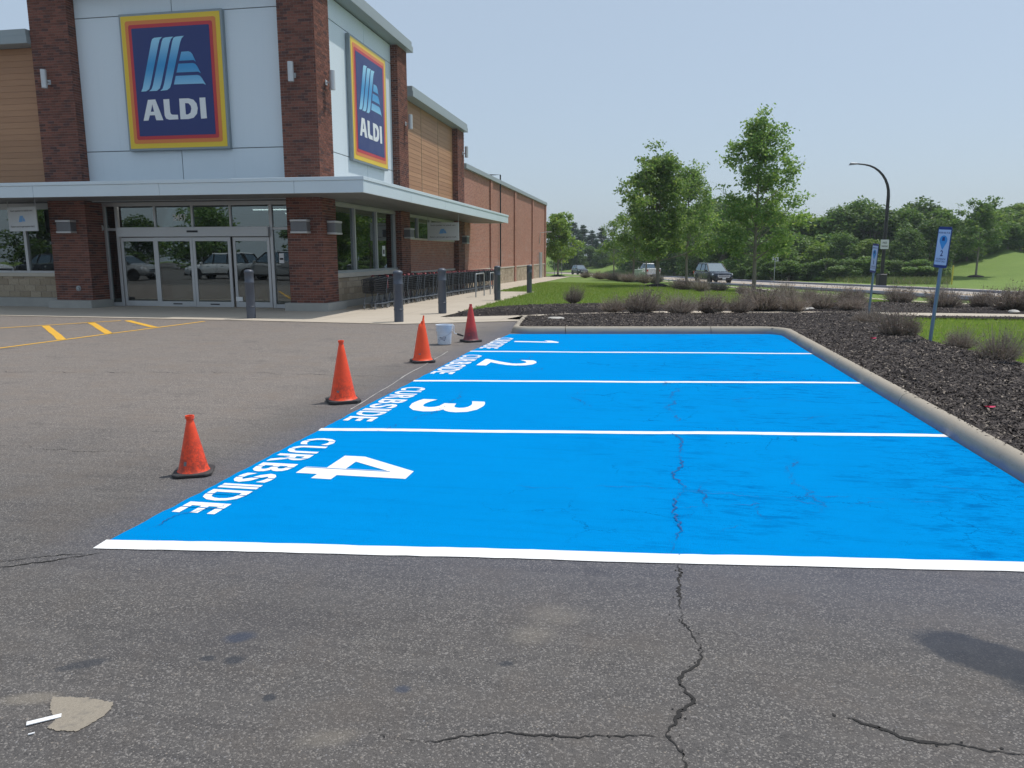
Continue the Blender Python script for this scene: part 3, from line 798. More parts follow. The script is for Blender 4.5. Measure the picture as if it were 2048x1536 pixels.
mb.quad((-10, 73, ground(-8, 73) + .02), (-5.5, 69.5, ground(-8, 69.5) + .05), (-4.0, 71.5, ground(-8, 71) + .05), (-9, 76, ground(-8, 76) + .02))
mb.build("walk_slab", "walk", walk)
WALKC = [(-5.2, 19.2), (-3.3, 20.2), (-1.9, 21.25), (1, 21.9), (4, 22.2), (9, 22.25), (16, 22.2)]
mb = MB()
for (a, b) in zip(WALKC[:-1], WALKC[1:]):
    d = Vector((b[0] - a[0], b[1] - a[1])).normalized() * 0.55
    mb.quad((a[0] + d.y, a[1] - d.x, .075), (b[0] + d.y, b[1] - d.x, .075), (b[0] - d.y, b[1] + d.x, .075), (a[0] - d.y, a[1] + d.x, .075))
mb.v = [(x, y, .016 + .06 * sstep(-2, 2, x)) for x, y, z in mb.v]
mb.build("walk_slab", "walk", walk)

PROF = [(0.0, -0.05), (0.0, 0.01), (0.010, 0.055), (0.022, 0.092), (0.038, 0.120), (0.060, 0.139), (0.085, 0.149), (0.112, 0.152), (0.140, 0.148), (0.162, 0.138), (0.174, 0.118), (0.178, 0.09), (0.178, -0.05)]
def kerb_run(name_root, path):
    root = bpy.data.objects.new(name_root, None); COL.objects.link(root); tag(root, kind="structure")
    # resample, cut into pieces of about 3 m
    P = [Vector(p) for p in path]; pts = []; L = 0.0
    for a, b in zip(P[:-1], P[1:]):
        n = max(1, int((b - a).length / 0.25))
        for k in range(n): pts.append(a.lerp(b, k / n))
    pts.append(P[-1])
    piece = []; acc = 0.0
    def emit_piece(pc):
        mbx = MB(); n = len(PROF)
        for k, p in enumerate(pc):
            d = (pc[min(k + 1, len(pc) - 1)] - pc[max(k - 1, 0)]).normalized(); nr = Vector((d.y, -d.x))
            q = p
            if k == 0: q = p + d * 0.006
            if k == len(pc) - 1: q = p - d * 0.006
            for u, z in PROF: mbx.v.append((q.x + nr.x * u, q.y + nr.y * u, z))
        for k in range(len(pc) - 1):
            for j in range(n - 1):
                a = k * n + j; mbx.f.append((a, a + 1, a + n + 1, a + n))
        mbx.f.append(tuple(reversed(range(n)))); e = (len(pc) - 1) * n; mbx.f.append(tuple(range(e, e + n)))
        mbx.build("kerb_stone", "kerb", root, smooth=True)
    for k, p in enumerate(pts):
        piece.append(p)
        if k: acc += (pts[k] - pts[k - 1]).length
        if acc > 3.0:
            emit_piece(piece); piece = [p]; acc = 0.0
    if len(piece) > 1: emit_piece(piece)
    return root
arc = lambda cx, cy, r_, a0, a1, n=8: [(cx + r_ * math.cos(R(a0 + (a1 - a0) * k / n)), cy + r_ * math.sin(R(a0 + (a1 - a0) * k / n))) for k in range(n + 1)]
kerb_run("bed_kerb", [(2.82, -3.0), (2.81, 6.0), (2.79, 12.0), (2.78, 16.45)] + arc(2.38, 16.45, 0.40, 10, 95, 5) + [(-2.55, 15.93)] + arc(-2.60, 16.33, 0.40, 270, 190, 5) + [(-3.12, 17.4), (-3.25, 19.0)])
# road with kerbs, all following the curve
road = bpy.data.objects.new("road", None); COL.objects.link(road); tag(road, kind="structure")
ds = list(np.arange(5, 60, 2.0)) + list(np.arange(60, 215, 3.0))
def rsec(d):
    l0 = road_lat(d); l1 = road_lat(d + 2); t = Vector((l1 - l0, 2)).normalized(); nr = Vector((t.y, -t.x)); return Vector((l0, d)), nr
def roff(d, w):
    c, nr = rsec(d); q = c + nr * w; return D2W(q.x, q.y)
mb = MB(); mk = MB(); mk2 = MB(); my = MB(); pr = None
for d in ds:
    c = roff(d, 3.5); zc = ground(*c)
    row = [(*roff(d, 0.0), zc), (*roff(d, 7.0), zc), (*roff(d, -0.35), zc), (*roff(d, -0.28), zc + .14), (*roff(d, 0.0), zc + .14), (*roff(d, 7.0), zc + .14), (*roff(d, 7.3), zc + .14), (*roff(d, 7.38), zc), (*roff(d, 3.38), zc), (*roff(d, 3.48), zc), (*roff(d, 3.62), zc), (*roff(d, 3.72), zc)]
    row = [Vector(r_) for r_ in row]
    if pr:
        up = Vector((0, 0, .06)); z1 = Vector((0, 0, .07))
        mb.quad(pr[0] + up, pr[1] + up, row[1] + up, row[0] + up)
        for a, b in ((2, 3), (3, 4)): mk.quad(pr[a] + up, pr[b] + up, row[b] + up, row[a] + up)
        mk.quad(pr[4] + up, pr[0], row[0], row[4] + up)
        mk2.quad(pr[1], pr[5] + up, row[5] + up, row[1]); mk2.quad(pr[5] + up, pr[6] + up, row[6] + up, row[5] + up); mk2.quad(pr[6] + up, pr[7], row[7], row[6] + up)
        my.quad(pr[8] + z1, pr[9] + z1, row[9] + z1, row[8] + z1); my.quad(pr[10] + z1, pr[11] + z1, row[11] + z1, row[10] + z1)
    pr = row
mb.build("road_surface", "road", road); mk.build("road_kerb", "kerb", road); mk2.build("road_kerb", "kerb", road); my.build("centre_line", "yellow_paint", road)
# pavements beside the road
for off in (-5.4, 10.4):
    mb = MB(); pr = None
    for d in ds:
        if d > 120: break
        a = roff(d, off); b = roff(d, off + 1.3); cur = ((*a, ground(*a) + .05), (*b, ground(*b) + .05))
        if pr: mb.quad(pr[0], pr[1], cur[1], cur[0])
        pr = cur
    tag(mb.build("road_pavement", "walk"), kind="structure")

# ------------------------------------------------------------------ store building
SO = (-14.0, 22.0, 0.0)
store = thing("store_building", "brick and grey panel supermarket with corner tower, wood siding and flat entrance canopy", "store", SO)
def sb(mbx, name, mat, parent=None, **kw):
    """build a world-coordinate mesh as a part (or sub-part) of the store"""
    return mbx.sub(SO).build(name, mat, parent or store, **kw)
def group_part(name, parent=None):
    o = bpy.data.objects.new(name, None); COL.objects.link(o); o.parent = parent or store; return o
XF, YF = -9.58, 21.2
BLp, BHp = 0.2125, 0.0762
def brick_boxes(face, a0, a1, c, z0, z1, proud=0.010):
    """list of brick boxes on a wall face; face 'f' faces -Y at y=c, 'r' faces +X at x=c, 'l' faces -X"""
    out = []; k = 0; z = z0
    while z + 0.05 < z1:
        h = min(BHp - 0.010, z1 - z); off = (k % 2) * BLp / 2; a = a0 - off
        while a < a1 - 0.02:
            s_, e = max(a, a0) + 0.004, min(a + BLp - 0.009, a1) - 0.001
            if e - s_ > 0.03:
                if face == 'f': out.append((s_, e, c - proud, c + 0.03, z, z + h))
                elif face == 'r': out.append((c - 0.03, c + proud, s_, e, z, z + h))
                else: out.append((c - proud, c + 0.03, s_, e, z, z + h))
            a += BLp
        z += BHp; k += 1
    return out
BRICK_BUDGET = [300]
def pilaster(x0, x1, y0, y1, z0, z1, faces, single=False):
    p = group_part("pilaster")
    sb(MB().box(x0, x1, y0, y1, z0, z1), "mortar_core", "mortar", p)
    rest = MB(); cache = {}
    bx = []
    if 'f' in faces: bx += brick_boxes('f', x0 - 0.010, x1 + 0.010, y0, z0 + .003, z1)
    if 'r' in faces: bx += brick_boxes('r', y0, y1, x1, z0 + .003, z1)
    if 'l' in faces: bx += brick_boxes('l', y0, y1, x0, z0 + .003, z1)
    if single:
        bx.sort(key=lambda b: (b[4] if b[4] < 3.3 else b[4] - 0.6, b[0]))
        n = 0; later = []
        for b in bx:
            full = abs((b[1] - b[0]) - (BLp - 0.014)) < 0.006 and b[3] - b[2] < 0.06
            if full and n < 300 and not (3.25 < b[4] < 3.75):
                if 'm' not in cache:
                    L, Dp, Hh = b[1] - b[0], b[3] - b[2], b[5] - b[4]
                    cache['m'] = MB().box(-L / 2, L / 2, -Dp / 2, Dp / 2, -Hh / 2, Hh / 2).mesh("brick", "brick")
                o = bpy.data.objects.new("brick", cache['m']); COL.objects.link(o); o.parent = p
                o.location = ((b[0] + b[1]) / 2 - SO[0], (b[2] + b[3]) / 2 - SO[1], (b[4] + b[5]) / 2 - SO[2]); n += 1
            else: later.append(b)
        bx = later
    for b in bx: rest.box(*b)
    tag(sb(rest, "brick_courses", "brick", p), kind="stuff")
    return p
pilaster(-10.68, XF, YF, 22.2, 0.25, 9.40, 'fr', True)
pilaster(-18.75, -17.45, YF, 22.2, 0.25, 9.40, 'fr')
pilaster(-10.4, XF, 28.4, 29.5, 0.0, 9.40, 'fr')
pilaster(-10.4, XF, 37.3, 38.6, -.1, 7.80, 'fr')
for b in ((-10.80, -9.40, 21.0, 22.4), (-18.9, -17.33, 20.95, 21.98)):
    sb(MB().box(*b, -0.1, 0.25), "plinth", "plinth", bevel=0.02)
# tower cladding: panels with open joints over a dark backing
def panels(face, rects, c, gap=0.012):
    for a0, a1, z0, z1 in rects:
        m_ = MB()
        if face == 'f': m_.box(a0 + gap, a1 - gap, c, c + 0.03, z0 + gap, z1 - gap)
        else: m_.box(c - 0.03, c, a0 + gap, a1 - gap, z0 + gap, z1 - gap)
        sb(m_, "wall_panel", "panel", bevel=0.004)
sb(MB().box(-17.45, -10.68, 21.53, 21.75, 3.3, 9.38), "panel_backing", "panel_gap")
sb(MB().box(-10.1, -9.865, 22.2, 28.4, 3.3, 9.38), "panel_backing", "panel_gap")
zb = [3.32, 4.83, 8.72, 9.38]
panels('f', [(a, b, zb[i], zb[i + 1]) for i in range(3) for a, b in ((-17.44, -14.17), (-14.17, -10.69))], 21.5)
panels('r', [(a, b, zb[i], zb[i + 1]) for i in range(3) for a, b in ((22.21, 25.7), (25.7, 28.39))], -9.835)
# roof edges
sb(MB().box(-18.95, -9.36, 21.0, 29.72, 9.40, 9.62), "roof_coping", "coping", bevel=0.01)
sb(MB().box(-18.90, -9.40, 21.04, 29.68, 9.62, 9.80), "roof_coping", "coping", bevel=0.01)
sb(MB().box(-10.6, -9.40, 29.72, 38.80, 7.80, 8.02), "roof_coping", "coping", bevel=0.01)
sb(MB().box(-10.6, -9.43, 29.72, 38.77, 8.02, 8.20), "roof_coping", "coping", bevel=0.01)
sb(MB().box(-45, -18.76, 21.03, 22.2, 7.98, 8.20), "roof_coping", "coping", bevel=0.01)
sb(MB().box(-45, -18.80, 21.06, 22.2, 8.20, 8.40), "roof_coping", "coping", bevel=0.01)
sb(MB().box(-10.4, -9.50, 38.80, 69.6, 6.05, 6.30), "roof_coping", "coping", bevel=0.01)
sb(MB().box(-44, -10.2, 22.3, 69.2, 5.4, 5.6), "roof_deck", "coping")
sb(MB().box(-18.7, -10.1, 21.8, 29.4, 9.2, 9.39), "roof_deck", "coping")
sb(MB().box(-18.7, -10.2, 29.2, 29.48, 5.6, 9.2), "tower_back_wall", "panel")
# wood siding boards
def siding(face, a0, a1, c, z0, z1, cuts):
    bh = 0.182; z = z1
    root = group_part("wood_siding")
    while z > z0 + 0.03:
        zz = max(z0, z - bh)
        for s_, e in zip(cuts[:-1], cuts[1:]):
            m_ = MB(); g2 = 0.004
            lo, hi = zz + 0.002, z - 0.002
            if face == 'f': m_.hexa([(s_ + g2, c - .006, lo), (e - g2, c - .006, lo), (e - g2, c + .03, lo), (s_ + g2, c + .03, lo)], [(s_ + g2, c, hi), (e - g2, c, hi), (e - g2, c + .03, hi), (s_ + g2, c + .03, hi)])
            else: m_.hexa([(c + .006, s_ + g2, lo), (c + .006, e - g2, lo), (c - .03, e - g2, lo), (c - .03, s_ + g2, lo)], [(c, s_ + g2, hi), (c, e - g2, hi), (c - .03, e - g2, hi), (c - .03, s_ + g2, hi)])
            sb(m_, "board", "wood", root)
        z -= bh
    for q in cuts[1:-1]:
        m_ = MB()
        if face == 'f': m_.box(q - .02, q + .02, c - .016, c + .02, z0, z1)
        else: m_.box(c - .02, c + .016, q - .02, q + .02, z0, z1)
        sb(m_, "siding_trim", "wood_joint", root)
siding('f', -30, -18.76, 21.50, 3.72, 7.97, [-30, -24.4, -18.77])
siding('r', 29.5, 37.3, -9.84, 3.72, 7.79, [29.51, 32.1, 34.7, 37.29])
sb(MB().box(-45, -18.76, 21.55, 21.8, 3.3, 7.98), "siding_backing", "panel_gap")
sb(MB().box(-10.1, -9.88, 29.5, 37.3, 3.3, 7.8), "siding_backing", "panel_gap")
# canopy: fascia panels, soffit boards, cap flashing
CZ0, CZ1, CX, CY = 3.32, 3.74, -7.60, 19.5
can = group_part("entrance_canopy")
fx = [-45, -31, -26.6, -22.2, -17.7, -13.64, -9.58, CX]
for a, b in zip(fx[:-1], fx[1:]):
    sb(MB().box(a + .004, b - .004 if b != CX else b, CY, CY + .05, CZ0, CZ1 - .10), "fascia_panel", "fascia", can, bevel=0.004)
sb(MB().box(-45, CX + .02, CY - .02, CY + .30, CZ1 - .096, CZ1), "cap_flashing", "fascia", can, bevel=0.006)
fy = [CY + .05, 23.6, 27.7, 31.8, 35.9, 40.3]
for a, b in zip(fy[:-1], fy[1:]):
    sb(MB().box(CX - .05, CX, a + .004, b - .004, CZ0, CZ1 - .10), "fascia_panel", "fascia", can, bevel=0.004)
sb(MB().box(CX - .30, CX + .02, CY + .304, 40.32, CZ1 - .096, CZ1), "cap_flashing", "fascia", can, bevel=0.006)
sb(MB().box(-9.55, CX - .302, 40.25, 40.3, CZ0, CZ1 - .1), "fascia_panel", "fascia", can)
sb(MB().box(-45, CX - .32, CY + .32, 21.48, CZ1 - .12, CZ1 - .03), "canopy_roof", "coping", can)
sb(MB().box(-9.84, CX - .32, 21.485, 40.24, CZ1 - .12, CZ1 - .03), "canopy_roof", "coping", can)
nb = 12
for k in range(nb):
    a = CY + .06 + (21.98 - CY - .06) * k / nb; b = CY + .06 + (21.98 - CY - .06) * (k + 1) / nb
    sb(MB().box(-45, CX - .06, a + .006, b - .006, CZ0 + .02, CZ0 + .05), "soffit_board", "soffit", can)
for k in range(nb):
    w0 = -9.84 + .01; a = w0 + (CX - .06 - w0) * k / nb; b = w0 + (CX - .06 - w0) * (k + 1) / nb
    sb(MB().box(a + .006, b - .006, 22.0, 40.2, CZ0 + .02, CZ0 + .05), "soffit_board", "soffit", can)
# ---- front entrance glazing
GY = 22.02
ent = group_part("entrance_frame")
def bar_f(x0, x1, z0, z1, y=GY, d=0.10, parent=ent, name="frame_bar"):
    return sb(MB().box(x0, x1, y - d / 2, y + d / 2, z0, z1), name, "aluminium", parent, bevel=0.004)
def pane_f(x0, x1, z0, z1, y=GY, parent=ent, name="glass_pane"):
    return sb(MB().box(x0, x1, y - 0.006, y + 0.006, z0, z1), name, "glass", parent)
bar_f(-17.45, -10.68, 3.20, 3.32, d=.14)
for x in (-17.41, -16.97, -11.62, -10.72): bar_f(x - .05, x + .05, 0.02, 3.20, d=.12)
for a, b in ((-17.36, -17.02), (-11.57, -10.77)):
    bar_f(a, b, 2.44, 2.52); bar_f(a, b, 0.02, 0.14)
    pane_f(a, b, 0.14, 2.44); pane_f(a, b, 2.52, 3.20)
tx = np.linspace(-16.92, -11.67, 5)
for k in range(4):
    if k: bar_f(tx[k] - .035, tx[k] + .035, 2.54, 3.20)
    pane_f(tx[k] + .03, tx[k + 1] - .03, 2.54, 3.20)
bar_f(-16.92, -11.67, 2.24, 2.54, y=GY - .06, d=.22, name="door_header")
sb(MB().box(-14.42, -14.05, 21.83, 21.86, 2.37, 2.43), "door_sensor", "black_metal")
for k in range(4):
    yy = GY - (0.10 if k in (1, 2) else 0.02)
    x0, x1 = tx[k] + (.005 if k in (1, 2) else .03), tx[k + 1] - (.005 if k in (1, 2) else .03)
    d = group_part("sliding_door"); d_b = lambda *a: bar_f(*a, y=yy, d=.05, parent=d, name="door_rail")
    d_b(x0, x0 + .09, .03, 2.22); d_b(x1 - .09, x1, .03, 2.22); d_b(x0 + .09, x1 - .09, .03, .20); d_b(x0 + .09, x1 - .09, 2.10, 2.22)
    pane_f(x0 + .09, x1 - .09, .20, 2.10, y=yy, parent=d)
    if k in (1, 2):
        sb(MB().box((x0 + x1) / 2 - .16, (x0 + x1) / 2 + .16, yy - .03, yy - .027, .10, .14), "door_lettering", "ink", d)
nums = text_on("2451", "address_number", "offwhite", store, (-14.98 - SO[0], GY - .012 - SO[1], 2.74 - SO[2]), (1, 0, 0), (0, 0, 1), 0.42, 0.20, 0.02)
sb(MB().box(-11.42, -11.26, GY - .011, GY - .008, 1.42, 1.72), "door_notice", "paper")
sb(MB().box(-11.40, -11.28, GY - .014, GY - .0080, 1.52, 1.58), "notice_print", "ink")
sb(MB().box(-12.95, -12.72, GY - .05, GY - .047, .22, .36), "door_notice", "paper")
# ---- left front window bay
lw = group_part("shop_window")
sb(MB().box(-45, -18.76, 21.55, 21.75, 3.12, 3.3), "frame_bar", "aluminium", lw)
for a, b in ((-45, -23.2), (-23.1, -20.12), (-20.02, -18.78)):
    sb(MB().box(a, b, 21.644, 21.656, 1.16, 3.12), "glass_pane", "glass", lw)
for x in (-23.15, -20.07): sb(MB().box(x - .05, x + .05, 21.58, 21.72, 1.16, 3.12), "mullion", "aluminium", lw, bevel=.004)
sb(MB().box(-45, -18.76, 21.50, 21.75, 1.10, 1.16), "window_sill", "aluminium", lw)
sb(MB().box(-45, -18.76, 21.44, 21.75, 0.98, 1.10), "window_sill", "stone_sill", lw)
def blocks(face, a0, a1, c, z0, z1, L=0.40, Hh=0.2):
    root = group_part("block_base"); k = 0; z = z0; rr = random.Random(int(a0 * 7))
    if face == 'f': sb(MB().box(a0, a1, c + .01, c + .2, z0, z1), "block_mortar", "mortar", root)
    else: sb(MB().box(c - .2, c - .01, a0, a1, z0, z1), "block_mortar", "mortar", root)
    while z < z1 - .03:
        h = min(Hh, z1 - z); a = a0 - (k % 2) * L / 2
        while a < a1:
            s_, e = max(a, a0) + .005, min(a + L, a1) - .005; pr = rr.uniform(0, .012)
            if e - s_ > .04:
                m_ = MB()
                if face == 'f': m_.box(s_, e, c - pr, c + .05, z + .005, z + h - .005)
                else: m_.box(c - .05, c + pr, s_, e, z + .005, z + h - .005)
                sb(m_, "block", "block", root, bevel=.006)
            a += L
        z += h; k += 1
blocks('f', -24.8, -18.76, 21.5, .30, .98)
sb(MB().box(-45, -24.8, 21.5, 21.7, .30, .98), "block_base_far", "block")
sb(MB().box(-45, -18.78, 21.36, 21.75, -.1, .30), "plinth", "plinth", bevel=.02)
# ---- side window bay under the canopy
sw = group_part("shop_window")
for y in (22.24, 24.30, 26.36, 28.36): sb(MB().box(-9.95, -9.80, y - .05, y + .05, 1.18, 3.2), "mullion", "aluminium", sw, bevel=.004)
sb(MB().box(-9.95, -9.79, 22.2, 28.4, 3.2, 3.32), "frame_bar", "aluminium", sw)
for a, b in ((22.29, 24.25), (24.35, 26.31), (26.41, 28.31)): sb(MB().box(-9.896, -9.884, a, b, 1.18, 3.2), "glass_pane", "glass", sw)
sb(MB().box(-9.97, -9.74, 22.2, 28.4, 1.10, 1.18), "window_sill", "aluminium", sw)
sb(MB().box(-9.97, -9.66, 22.2, 28.4, .96, 1.10), "window_sill", "stone_sill", sw)
blocks('r', 22.4, 28.4, -9.72, .22, .96)
sb(MB().box(-9.95, -9.62, 22.41, 28.4, -.1, .22), "plinth", "plinth", bevel=.02)
sb(MB().box(-9.878, -9.876, 27.05, 27.35, 1.62, 2.0), "window_notice", "paper", sw)
sb(MB().box(-9.875, -9.873, 27.12, 27.28, 1.7, 1.86), "notice_print", "ink", sw)
# ---- small high window and brick below it
sw2 = group_part("shop_window")
sb(MB().box(-9.98, -9.82, 29.5, 37.3, .98, 2.28), "brick_infill", "brickwall", sw2)
sb(MB().box(-9.98, -9.76, 29.5, 37.3, .90, .98), "stone_band", "stone_sill", sw2)
sb(MB().box(-9.98, -9.84, 29.5, 37.3, -.3, .90), "block_infill", "block", sw2)
sb(MB().box(-9.98, -9.76, 29.6, 37.2, 2.28, 2.36), "window_sill", "stone_sill", sw2)
for y in (29.56, 31.4, 33.3, 35.2, 37.24): sb(MB().box(-9.96, -9.82, y - .04, y + .04, 2.36, 3.2), "mullion", "aluminium", sw2)
sb(MB().box(-9.96, -9.81, 29.5, 37.3, 3.2, 3.32), "frame_bar", "aluminium", sw2)
for a, b in ((29.6, 31.36), (31.44, 33.26), (33.34, 35.16), (35.24, 37.2)): sb(MB().box(-9.906, -9.894, a, b, 2.36, 3.2), "glass_pane", "glass", sw2)
# ---- long low brick wall
lo = group_part("brick_side_wall")
sb(MB().box(-10.2, -9.66, 38.6, 69.4, .86, 6.05), "brick_face", "brickwall", lo)
sb(MB().box(-10.2, -9.60, 38.6, 69.45, .78, .86), "stone_band", "stone_sill", lo)
for y in (45.4, 53.6, 61.7, 69.25): sb(MB().box(-10.2, -9.56, y - .28, y + .28, -.6, 6.04), "brick_strip", "brickwall", lo)
blocks('r', 38.62, 45.1, -9.64, -.42, .78); blocks('r', 45.7, 53.3, -9.64, -.42, .78); blocks('r', 53.9, 61.4, -9.64, -.62, .78); blocks('r', 62.0, 68.9, -9.64, -.62, .78)
sb(MB().box(-9.70, -9.52, 65.6, 66.7, -.5, 1.85), "service_door", "aluminium", lo, bevel=.01)
sb(MB().box(-44, -10.2, 69.0, 69.4, -.6, 6.05), "back_wall", "brickwall")
sb(MB().box(-44.2, -44, 22, 69.4, -.6, 8), "left_wall", "brickwall")
# ---- simple interior seen faintly through the glass
sb(MB().box(-43.9, -10.0, 22.2, 40, -.05, .02), "store_floor", "interior_floor")
sb(MB().box(-43.9, -10.12, 36, 36.2, .02, 3.7), "inner_wall", "interior")
sb(MB().box(-43.9, -10.12, 22.3, 36, 3.7, 3.8), "inner_ceiling", "interior")
for i, (x0, x1, y) in enumerate(((-17.2, -11.2, 24.2), (-17.2, -11.2, 27.2), (-28, -20, 25.2), (-28, -20, 29.0), (-17.2, -11.2, 31.0), (-17.2, -11.2, 34.0))):
    t = thing("ceiling_light", ordinal(i + 1) + " white tube light on the store ceiling behind the glass, from the front", "ceiling light", ((x0 + x1) / 2, y, 3.6), 0, "tube lights inside the store")
    L = (x1 - x0) / 2
    MB().box(-L, L, -.09, .09, .02, .1).build("housing", "lampmetal", t); MB().box(-L + .02, L - .02, -.06, .06, -.02, .018).build("tube", "tube", t)
for i, (x, y) in enumerate(((-16.4, 25.5), (-13.2, 26.5), (-12.0, 29.5), (-24, 26))):
    t = thing("store_shelf", ordinal(i + 1) + " dark display shelf inside the store behind the glass", "shelf", (x, y, .02), 0, "shelves inside the store")
    MB().box(-1.2, 1.2, -.03, .03, 0, 1.9).build("back_panel", "interior", t)
    for z in (.1, .6, 1.1, 1.6): MB().box(-1.2, 1.2, -.4, -.03, z, z + .05).build("shelf_board", "wheelgrey", t)
t = thing("caution_sign", "yellow folding wet floor sign standing inside the right glass door", "caution sign", (-12.35, 22.6, .02))
for s_ in (-1, 1):
    MB().hexa([(-.15, s_ * .14 - .01, 0), (.15, s_ * .14 - .01, 0), (.15, s_ * .14 + .01, 0), (-.15, s_ * .14 + .01, 0)], [(-.05, s_ * .02 - .01, .62), (.05, s_ * .02 - .01, .62), (.05, s_ * .02 + .01, .62), (-.05, s_ * .02 + .01, .62)]).build("panel", "wet_sign", t)

# ------------------------------------------------------------------ wall signs
def inv_bilinear(px, py, TL=(38, 60), TR=(1122, 2), BRc=(1205, 1480), BLc=(148, 1505)):
    """picture-of-sign coordinates -> unit square (u right, v up)"""
    u = v = 0.5
    for _ in range(30):
        x = (1 - u) * (1 - v) * BLc[0] + u * (1 - v) * BRc[0] + u * v * TR[0] + (1 - u) * v * TL[0]
        y = (1 - u) * (1 - v) * BLc[1] + u * (1 - v) * BRc[1] + u * v * TR[1] + (1 - u) * v * TL[1]
        xu = (1 - v) * (BRc[0] - BLc[0]) + v * (TR[0] - TL[0]); yu = (1 - v) * (BRc[1] - BLc[1]) + v * (TR[1] - TL[1])
        xv = (1 - u) * (TL[0] - BLc[0]) + u * (TR[0] - BRc[0]); yv = (1 - u) * (TL[1] - BLc[1]) + u * (TR[1] - BRc[1])
        det = xu * yv - xv * yu; ex, ey = px - x, py - y
        u += (ex * yv - ey * xv) / det; v += (xu * ey - yu * ex) / det
    return u, v
S1 = [(397, 350), (408, 318), (430, 305), (510, 297), (487, 325), (474, 370), (388, 790), (372, 840), (340, 864), (287, 867), (303, 830), (385, 410)]
S2 = [(508, 345), (522, 312), (545, 302), (628, 294), (606, 318), (590, 362), (500, 785), (485, 832), (455, 858), (372, 863), (398, 840), (412, 800)]
S3 = [(620, 340), (633, 306), (655, 295), (740, 287), (716, 312), (700, 356), (607, 780), (592, 828), (562, 852), (490, 859), (515, 836), (528, 795)]
B1 = [(713, 452), (785, 447), (808, 455), (828, 478), (862, 556), (840, 539), (690, 545)]
B2 = [(682, 576), (835, 570), (856, 578), (876, 602), (914, 676), (888, 660), (661, 668)]
B3 = [(653, 704), (878, 695), (903, 702), (925, 728), (966, 800), (940, 785), (634, 793)]
LA = [[(357, 955), (435, 950), (520, 1172), (445, 1172), (430, 1118), (376, 1120), (362, 1175), (310, 1177)], [(403, 1000), (422, 1080), (387, 1082)]]
LL = [[(520, 950), (582, 947), (592, 1085), (600, 1106), (618, 1114), (672, 1115), (678, 1163), (580, 1167), (550, 1155), (535, 1125)]]
LD = [[(687, 943), (785, 940), (835, 955), (868, 995), (880, 1045), (872, 1105), (838, 1147), (785, 1161), (700, 1163)], [(748, 991), (783, 993), (808, 1020), (814, 1050), (806, 1092), (780, 1112), (756, 1112)]]
LI = [[(898, 935), (958, 932), (975, 1153), (915, 1158)]]
def rrect(u0, u1, v0, v1, r_, n=5):
    P = []
    for cx, cy, a in ((u1 - r_, v1 - r_, 0), (u0 + r_, v1 - r_, 90), (u0 + r_, v0 + r_, 180), (u1 - r_, v0 + r_, 270)):
        for k in range(n + 1):
            t = R(a + 90 * k / n); P.append((cx + r_ * math.cos(t), cy + r_ * math.sin(t)))
    return P
def wall_sign(label, loc, rz):
    t = thing("wall_sign", label, "sign", loc, rz)
    W, Hh = 3.36, 3.92
    xf = lambda u, v, h: (u - W / 2, -0.0 - h, v)
    e = MB().box(-W / 2, W / 2, -.14, 0.0, 0, Hh).build("cabinet", "sign_edge", t, bevel=.012)
    lay = 0.140
    def face(name, outl, mat, step=0.006, par=t):
        nonlocal lay
        return poly2d(name, outl, step, mat, par, lambda u, v, h, L=lay: (u - W / 2, -L - step / 2 - h, v))
    bands = [("yellow", .068, .02), ("orange", .205, .07), ("red", .315, .06), ("navy", .415, .03)]
    for nm, ins, rad in bands:
        face(nm + "_band" if nm != "navy" else "navy_field", [rrect(ins, W - ins, ins * 1.02, Hh - ins * 1.02, rad)], nm); lay += 0.006
    conv = lambda pts: [(u * W, v * Hh) for u, v in (inv_bilinear(*p) for p in pts)]
    emb = bpy.data.objects.new("emblem", None); COL.objects.link(emb); emb.parent = t
    for s_ in (S1, S2, S3, B1, B2, B3): face("emblem_stripe", [conv(s_)], "stripe", 0.006, emb)
    wd = bpy.data.objects.new("wordmark", None); COL.objects.link(wd); wd.parent = t
    for L in (LA, LL, LD, LI): face("letter", [conv(q) for q in L], "offwhite", 0.006, wd)
    return t
wall_sign("square yellow, orange and navy logo sign facing front above the entrance doors", (-14.16, 21.495, 4.80), 0)
wall_sign("navy logo sign with yellow border on the tower's right side wall", (-9.830, 25.75, 4.72), R(90))

# ------------------------------------------------------------------ wall lamps
def sconce(loc, rz, label):
    t = thing("wall_sconce", label, "wall lamp", loc, rz, "cylinder lamps on the brick pillars")
    MB().lathe([(.075, -.27), (.085, -.265), (.085, .265), (.075, .27)], 18, (0, -.20, 0)).build("tube_housing", "lampmetal", t, smooth=True)
    MB().tube([(0, 0, -.06), (0, -.14, -.06)], .025, 8).build("bracket_arm", "lampmetal", t)
    MB().box(-.06, .06, -.02, 0, -.13, .01).build("back_plate", "lampmetal", t, bevel=.004)
sconce((-18.25, YF - .012, 6.92), 0, "grey cylinder lamp on the pillar left of the front logo sign")
sconce((-10.24, YF - .012, 6.80), 0, "grey cylinder lamp on the front face of the corner pillar")
sconce((XF + .012, 21.85, 6.72), R(90), "grey cylinder lamp on the right face of the corner pillar")
sconce((XF + .012, 29.2, 6.75), R(90), "grey cylinder lamp on the pillar just beyond the side logo sign")
sconce((XF + .012, 38.3, 6.78), R(90), "farthest grey cylinder lamp, on the pillar at the end of the wood siding")
def boxlamp(loc, rz, label):
    t = thing("wall_downlight", label, "wall lamp", loc, rz, "box lamps under the canopy")
    MB().box(-.25, .25, -.26, 0, -.14, .14).build("lamp_body", "lampdark", t, bevel=.01)
    MB().box(-.265, .265, -.275, -.002, .14, .20).build("top_cover", "lampmetal", t, bevel=.01)
    MB().box(-.265, .265, -.275, -.002, -.20, -.14).build("bottom_cover", "lampmetal", t, bevel=.01)
